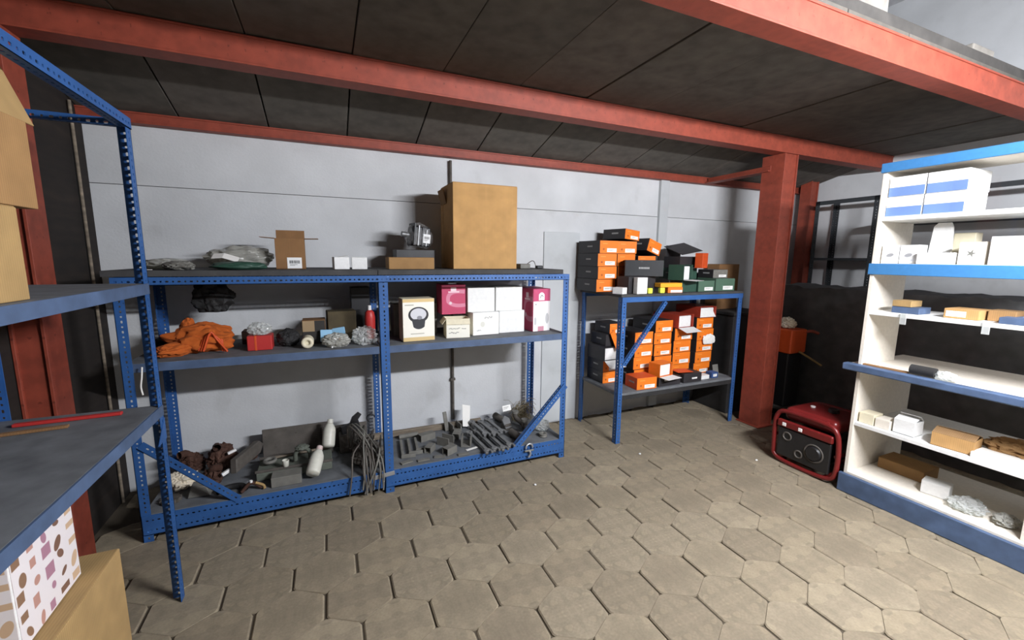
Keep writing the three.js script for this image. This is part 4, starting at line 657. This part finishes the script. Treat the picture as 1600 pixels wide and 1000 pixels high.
// ---------------------------------------------------------------- generator
{
  const t = thing('generator', 'dark red portable generator with a black control panel beside the cabinet', 'generator', [3.25, 0, -1.77]);
  // front faces -x
  const W = 0.42, H = 0.4;
  const tb = (pts, n = 24) => tube(pts, 0.016, n, 8);
  for (const x of [-0.2, 0.2]) part(t, 'frame_hoop', merge([tb([[x, 0.06, -W / 2], [x, H - 0.06, -W / 2], [x, H - 0.012, -W / 2 + 0.03], [x, H, -W / 2 + 0.08], [x, H, W / 2 - 0.08], [x, H - 0.012, W / 2 - 0.03], [x, H - 0.06, W / 2], [x, 0.06, W / 2], [x, 0.03, W / 2 - 0.04], [x, 0.03, -W / 2 + 0.04], [x, 0.06, -W / 2]], 60)]), M.genRed);
  for (const [y, z] of [[H, -0.12], [H, 0.12], [0.03, -0.15], [0.03, 0.15], [0.2, -W / 2], [0.2, W / 2]]) part(t, 'cross_bar', at(cyl(0.012, 0.012, 0.4, 10), 0.2, 0, 0, 0, 0, Math.PI / 2), M.genRed, 0, y, z);
  const tk = part(t, 'fuel_tank', box(0.34, 0.1, 0.36, 0.035), M.genRed, 0, 0.325, 0); part(tk, 'fuel_cap', cyl(0.035, 0.032, 0.025, 18), M.panel, 0.02, 0.1, 0.05); part(tk, 'gauge', cyl(0.016, 0.016, 0.008, 12), M.whiteGloss, 0.0, 0.1, -0.08);
  const pn = part(t, 'control_panel', span(-0.212, -0.19, 0.06, 0.275, -W / 2 + 0.03, W / 2 - 0.03, 0.006), M.panel);
  part(t, 'panel_band', span(-0.222, -0.19, 0.28, 0.335, -W / 2 + 0.02, W / 2 - 0.02, 0.012), M.genRed);
  for (const z of [-0.135, -0.02]) part(pn, 'switch', span(-0.2245, -0.2, 0.292, 0.318, z - 0.014, z + 0.014, 0.003), M.whiteGloss, 0, 0, 0, 0, 0, 0, 'white rocker switch');
  for (const [z, y, r] of [[-0.11, 0.22, 0.028], [0.08, 0.17, 0.06], [-0.02, 0.12, 0.025]]) part(pn, 'socket', at(uvBox(new THREE.TorusGeometry(r, 0.006, 8, 22)), 0, 0, 0, 0, Math.PI / 2, 0), M.iron, -0.214, y, z);
  part(pn, 'recoil_cover', at(cyl(0.056, 0.045, 0.02, 20), 0, 0, 0, 0, 0, Math.PI / 2), M.panel, -0.21, 0.17, 0.08);
  part(t, 'engine', box(0.3, 0.2, 0.26, 0.02), M.panel, 0.02, 0.07, -0.02); part(t, 'muffler', at(cyl(0.06, 0.06, 0.24, 16), 0, 0, 0, Math.PI / 2), M.iron, 0.08, 0.17, -0.08);
  for (const x of [-0.17, 0.17]) for (const z of [-0.15, 0.15]) part(t, 'foot', cyl(0.02, 0.024, 0.03, 10), x < 0 && z > 0 ? M.whiteGloss : M.rubber, x, 0, z);
}

// ---------------------------------------------------------------- far right: dark racking, covered stack, orange trolley
{
  const t = thing('dark_rack', 'dark slotted-steel rack along the pale right wall', 'rack');
  const x0 = 4.7, x1 = 5.04, Z = [-2.88, -2.36, -1.1], dk = mat(0x2f3336, { roughness: 0.7 });
  for (const z of Z) for (const [x, s] of [[x0, 1], [x1, -1]]) part(t, 'post', angle(2.1, 0.04, 0.04, s, z === Z[2] ? -1 : 1), dk, x, 0, z);
  for (const y of [1.5, 0.9, 0.25]) part(t, 'board', span(x0 + 0.004, x1 - 0.004, y, y + 0.025, Z[0] + 0.004, Z[2] - 0.004, 0.002), dk);
  part(t, 'board', span(x0 + 0.004, x1 - 0.004, 1.83, 1.88, Z[1] + 0.004, Z[2] - 0.004, 0.002), dk); part(t, 'top_rail', span(x0, x0 + 0.004, 2.06, 2.1, Z[0], Z[2], 0.001), dk);
  const g = (() => { const q = new THREE.BoxGeometry(0.5, 1.25, 1.9, 8, 16, 28), p = q.attributes.position; for (let i = 0; i < p.count; i++) { const x = p.getX(i), y = p.getY(i) + 0.625, z = p.getZ(i), n = 0.03 * noise.noise(z * 7, y * 0.8, x * 5) + 0.02 * noise.noise(z * 16, y, x); p.setXYZ(i, x + (x < 0 ? n * 1.5 : 0), y + (y > 1.2 ? n : 0), z); } q.computeVertexNormals(); return uvBox(q); })();
  single('covered_stack', 'tall stack under a dark grey tarpaulin in front of the dark rack', 'tarpaulin', g, M.tarp, [4.41, 0, -1.95]);
  const c = thing('tool_trolley', 'orange machine on a trolley with a pale handle bar behind the red column', 'trolley', [3.88, 0, -2.52]);
  part(c, 'body', box(0.22, 0.22, 0.26, 0.015), M.orangeRed, 0, 0.66, 0); part(c, 'stand', box(0.2, 0.5, 0.22, 0.01), M.panel, 0, 0.16, 0); part(c, 'handle', tube([[0, 0.68, 0.14], [0.06, 0.63, 0.2], [0.17, 0.56, 0.24]], 0.009, 10, 8), M.cardPale); part(c, 'upper_bar', tube([[0.05, 0.84, 0.1], [0.14, 0.86, 0.14], [0.2, 0.84, 0.17]], 0.014, 10, 8), M.red); part(c, 'deck', box(0.26, 0.03, 0.3, 0.005), M.iron, 0, 0.13, 0);
  for (const x of [-0.1, 0.1]) for (const z of [-0.11, 0.11]) part(c, 'wheel', at(cyl(0.065, 0.065, 0.03, 18), 0.015, 0, 0, 0, 0, Math.PI / 2), M.rubber, x, 0.065, z);
  single('rag', 'pale crumpled rag lying on the orange machine', 'rag', lump(91, 0.06, 0.05, 0.07, 0.45, 2.6, 3, 0.6), M.rag, [3.86, 0.885, -2.5]);
  closedBox('carton', 'flat brown box standing in for the shade on the wall behind the bench end', 'carton', [3.72, 1.0, -3.12], [0.3, 0.45, 0.14], M.cardDark, { ry: 0.05 });  // brown box stands in for the shade on the white wall here
  const p = thing('side_table', 'dark cabinet carrying the brown wall-shade box behind the red column', 'cabinet', [3.74, 0, -3.0]); part(p, 'body', box(0.44, 0.97, 0.42, 0.006), M.darkPanel); part(p, 'top', box(0.48, 0.028, 0.46, 0.004), M.darkPanel, 0, 0.971, 0);
}

// ---------------------------------------------------------------- things in the display cabinet
{
  const Bx = (n, l, c, z, y, x, L, h, d, m, o = {}) => { const t = closedBox(n, l, c, [x + d / 2, y, z], [L, h, d], m, { ry: -Math.PI / 2, ...o }); return t; };   // front towards -x
  const ys = 1.761;
  [['upper', 1], ['lower', 0]].forEach(([w, k]) => ['beside the cabinet end panel', 'next to the glass edge'].forEach((q, i) => Bx('banded_box', `${w} white box with a blue band ${q} on the highest shelf`, 'box', -1.4 + i * 0.175 - (k ? 0 : 0.003), ys + k * 0.113, 3.09, 0.17, 0.112, 0.24, M.white, { front: P.band, flap: false })));
  const y2 = 1.486;
  ['at the cabinet end panel', 'next to the one at the end panel'].forEach((q, i) => Bx('small_box', `small white box with a grey oval mark ${q}`, 'box', -1.44 + i * 0.088, y2, 3.1, 0.085, 0.105, 0.1, M.white, { front: P.eye }));
  const tc = thing('white_card', 'tall white card with rounded corners standing on the blue-edged shelf', 'card', [3.2, y2 + 0.0025, -1.255], -Math.PI / 2); part(tc, 'card', poly([[-0.05, 0], [0.05, 0], [0.04, 0.2], [0.03, 0.225], [-0.02, 0.225], [-0.036, 0.205]], 0.02, 0.002), M.white);
  Bx('flat_box', 'low white box in front of the tall rounded card', 'box', -1.225, y2, 3.075, 0.155, 0.06, 0.08, M.white, { front: P.faint });
  Bx('small_box', 'cream box with a dark star mark beside the low white box', 'box', -1.09, y2, 3.1, 0.1, 0.115, 0.1, M.inner, { front: P.star });
  Bx('small_box', 'small cream box with a pinkish end behind the star-marked box', 'box', -1.18, y2, 3.25, 0.09, 0.17, 0.08, M.cream, {});
  Bx('white_box', 'larger white box next to a gap on the blue-edged shelf', 'box', -0.96, y2, 3.1, 0.13, 0.14, 0.14, M.white, {}); Bx('white_box', 'broad white box behind the glass near the open end', 'box', -0.8, y2, 3.1, 0.17, 0.145, 0.16, M.white, {});
  const y3 = 1.196;
  Bx('small_box', 'small blue box under a tan one on the clipped shelf', 'box', -1.33, y3, 3.1, 0.13, 0.035, 0.13, M.blueDull, {}); Bx('small_box', 'small tan box on the blue box of the clipped shelf', 'box', -1.35, y3 + 0.038, 3.1, 0.09, 0.034, 0.12, M.cardPale, {});
  Bx('small_box', 'tan box with a white label on the clipped shelf', 'box', -1.09, y3, 3.1, 0.14, 0.05, 0.16, M.card, { sticker: [[0.08, 0.03], [-0.02, 0.01]] }); Bx('small_box', 'plain tan box right beside the labelled tan box', 'box', -0.96, y3, 3.16, 0.1, 0.055, 0.12, M.card2, {}); Bx('flat_box', 'flat blue packet at the edge of the clipped shelf', 'box', -0.87, y3, 3.07, 0.14, 0.03, 0.16, M.blueDull, {});
  const sp = thing('spool', 'black spool with a crumpled clear wrap on the blue nosing counter', 'spool', [3.085, 0.851 + 0.031, -1.2], 0); part(sp, 'body', at(cyl(0.028, 0.028, 0.11, 16), 0, 0, -0.055, Math.PI / 2), M.blackSoft); part(sp, 'wrap', lump(95, 0.032, 0.026, 0.05, 0.4, 3, 2, 0.7), M.film, 0, -0.028, 0.1);
  single('dark_strip', 'thin dark strip lying on the counter along the nosing', 'strip', box(0.03, 0.008, 0.24, 0.002), M.cardDark, [3.085, 0.852, -1.385]);
  const y4 = 0.476;
  Bx('small_box', 'small cream carton nearest the end panel on the low shelf', 'box', -1.44, y4, 3.09, 0.08, 0.065, 0.1, M.cream, {}); Bx('small_box', 'small cream carton beside the white carton with a loose lid', 'box', -1.355, y4, 3.09, 0.078, 0.055, 0.1, M.inner, {});
  openBox('small_box', 'white carton with a loose lid on the low shelf', 'box', [3.15, y4, -1.255], [0.1, 0.085, 0.1], M.white, M.white, { ry: -Math.PI / 2, flaps: { f: -1.2, b: -0.9 }, fl: 0.5 });
  openBox('carton', 'tan open carton in the middle of the low cabinet shelf', 'carton', [3.16, y4, -1.045], [0.17, 0.075, 0.13], M.card, M.cardIn, { ry: -Math.PI / 2 + 0.1, flaps: { f: -1.25, b: -1.2 }, fl: 0.5 });
  single('paper_wrap', 'tan wrapping paper heap on the low cabinet shelf', 'paper', lump(96, 0.09, 0.05, 0.13, 0.35, 2.4, 3, 0.5), M.card2, [3.3, y4, -0.85]); single('paper_stack', 'white paper stack at the low shelf edge', 'paper', box(0.13, 0.03, 0.26, 0.003), M.paper, [3.15, y4, -0.83]);
  const y5 = 0.136;
  Bx('carton', 'tan low carton at the back of the bottom compartment', 'carton', -1.33, y5, 3.32, 0.24, 0.07, 0.18, M.card2, {}); Bx('small_box', 'pale box beside the clear bag in the bottom compartment', 'box', -1.12, y5, 3.2, 0.12, 0.075, 0.09, M.white, { ry: -1.4 });
  single('plastic_bag', 'clear plastic bag on the bottom panel of the cabinet', 'bag', lump(97, 0.08, 0.034, 0.07, 0.45, 2.4, 3, 0.35), M.film, [3.2, y5, -0.97]); single('plastic_bag', 'second clear bag against the cabinet divider', 'bag', lump(98, 0.06, 0.03, 0.05, 0.4, 2.4, 3, 0.35), M.filmGrey, [3.2, y5, -0.82]);
}
{ // seen above the edge beam
  single('concrete_block', 'pale concrete block on the edge of the mezzanine deck', 'block', box(0.42, 0.16, 0.2, 0.008), M.block, [2.25, 2.591, -1.38]);
  single('concrete_block', 'short pale block farther along the mezzanine edge', 'block', box(0.24, 0.07, 0.16, 0.008), M.block, [3.35, 2.591, -1.34]);
  [[1.2, -2.33, 'pebble of white grit beside the bench post'], [2.15, -2.42, 'white grit crumb in front of the bench'], [2.9, -2.0, 'white chip on the pavers near the generator']].forEach(([x, z, l], i) => single('grit_chip', l, 'grit', lump(60 + i, 0.009, 0.006, 0.008, 0.4, 3, 1), M.white, [x, 0.0, z]));
}
renderer.render(scene, camera);
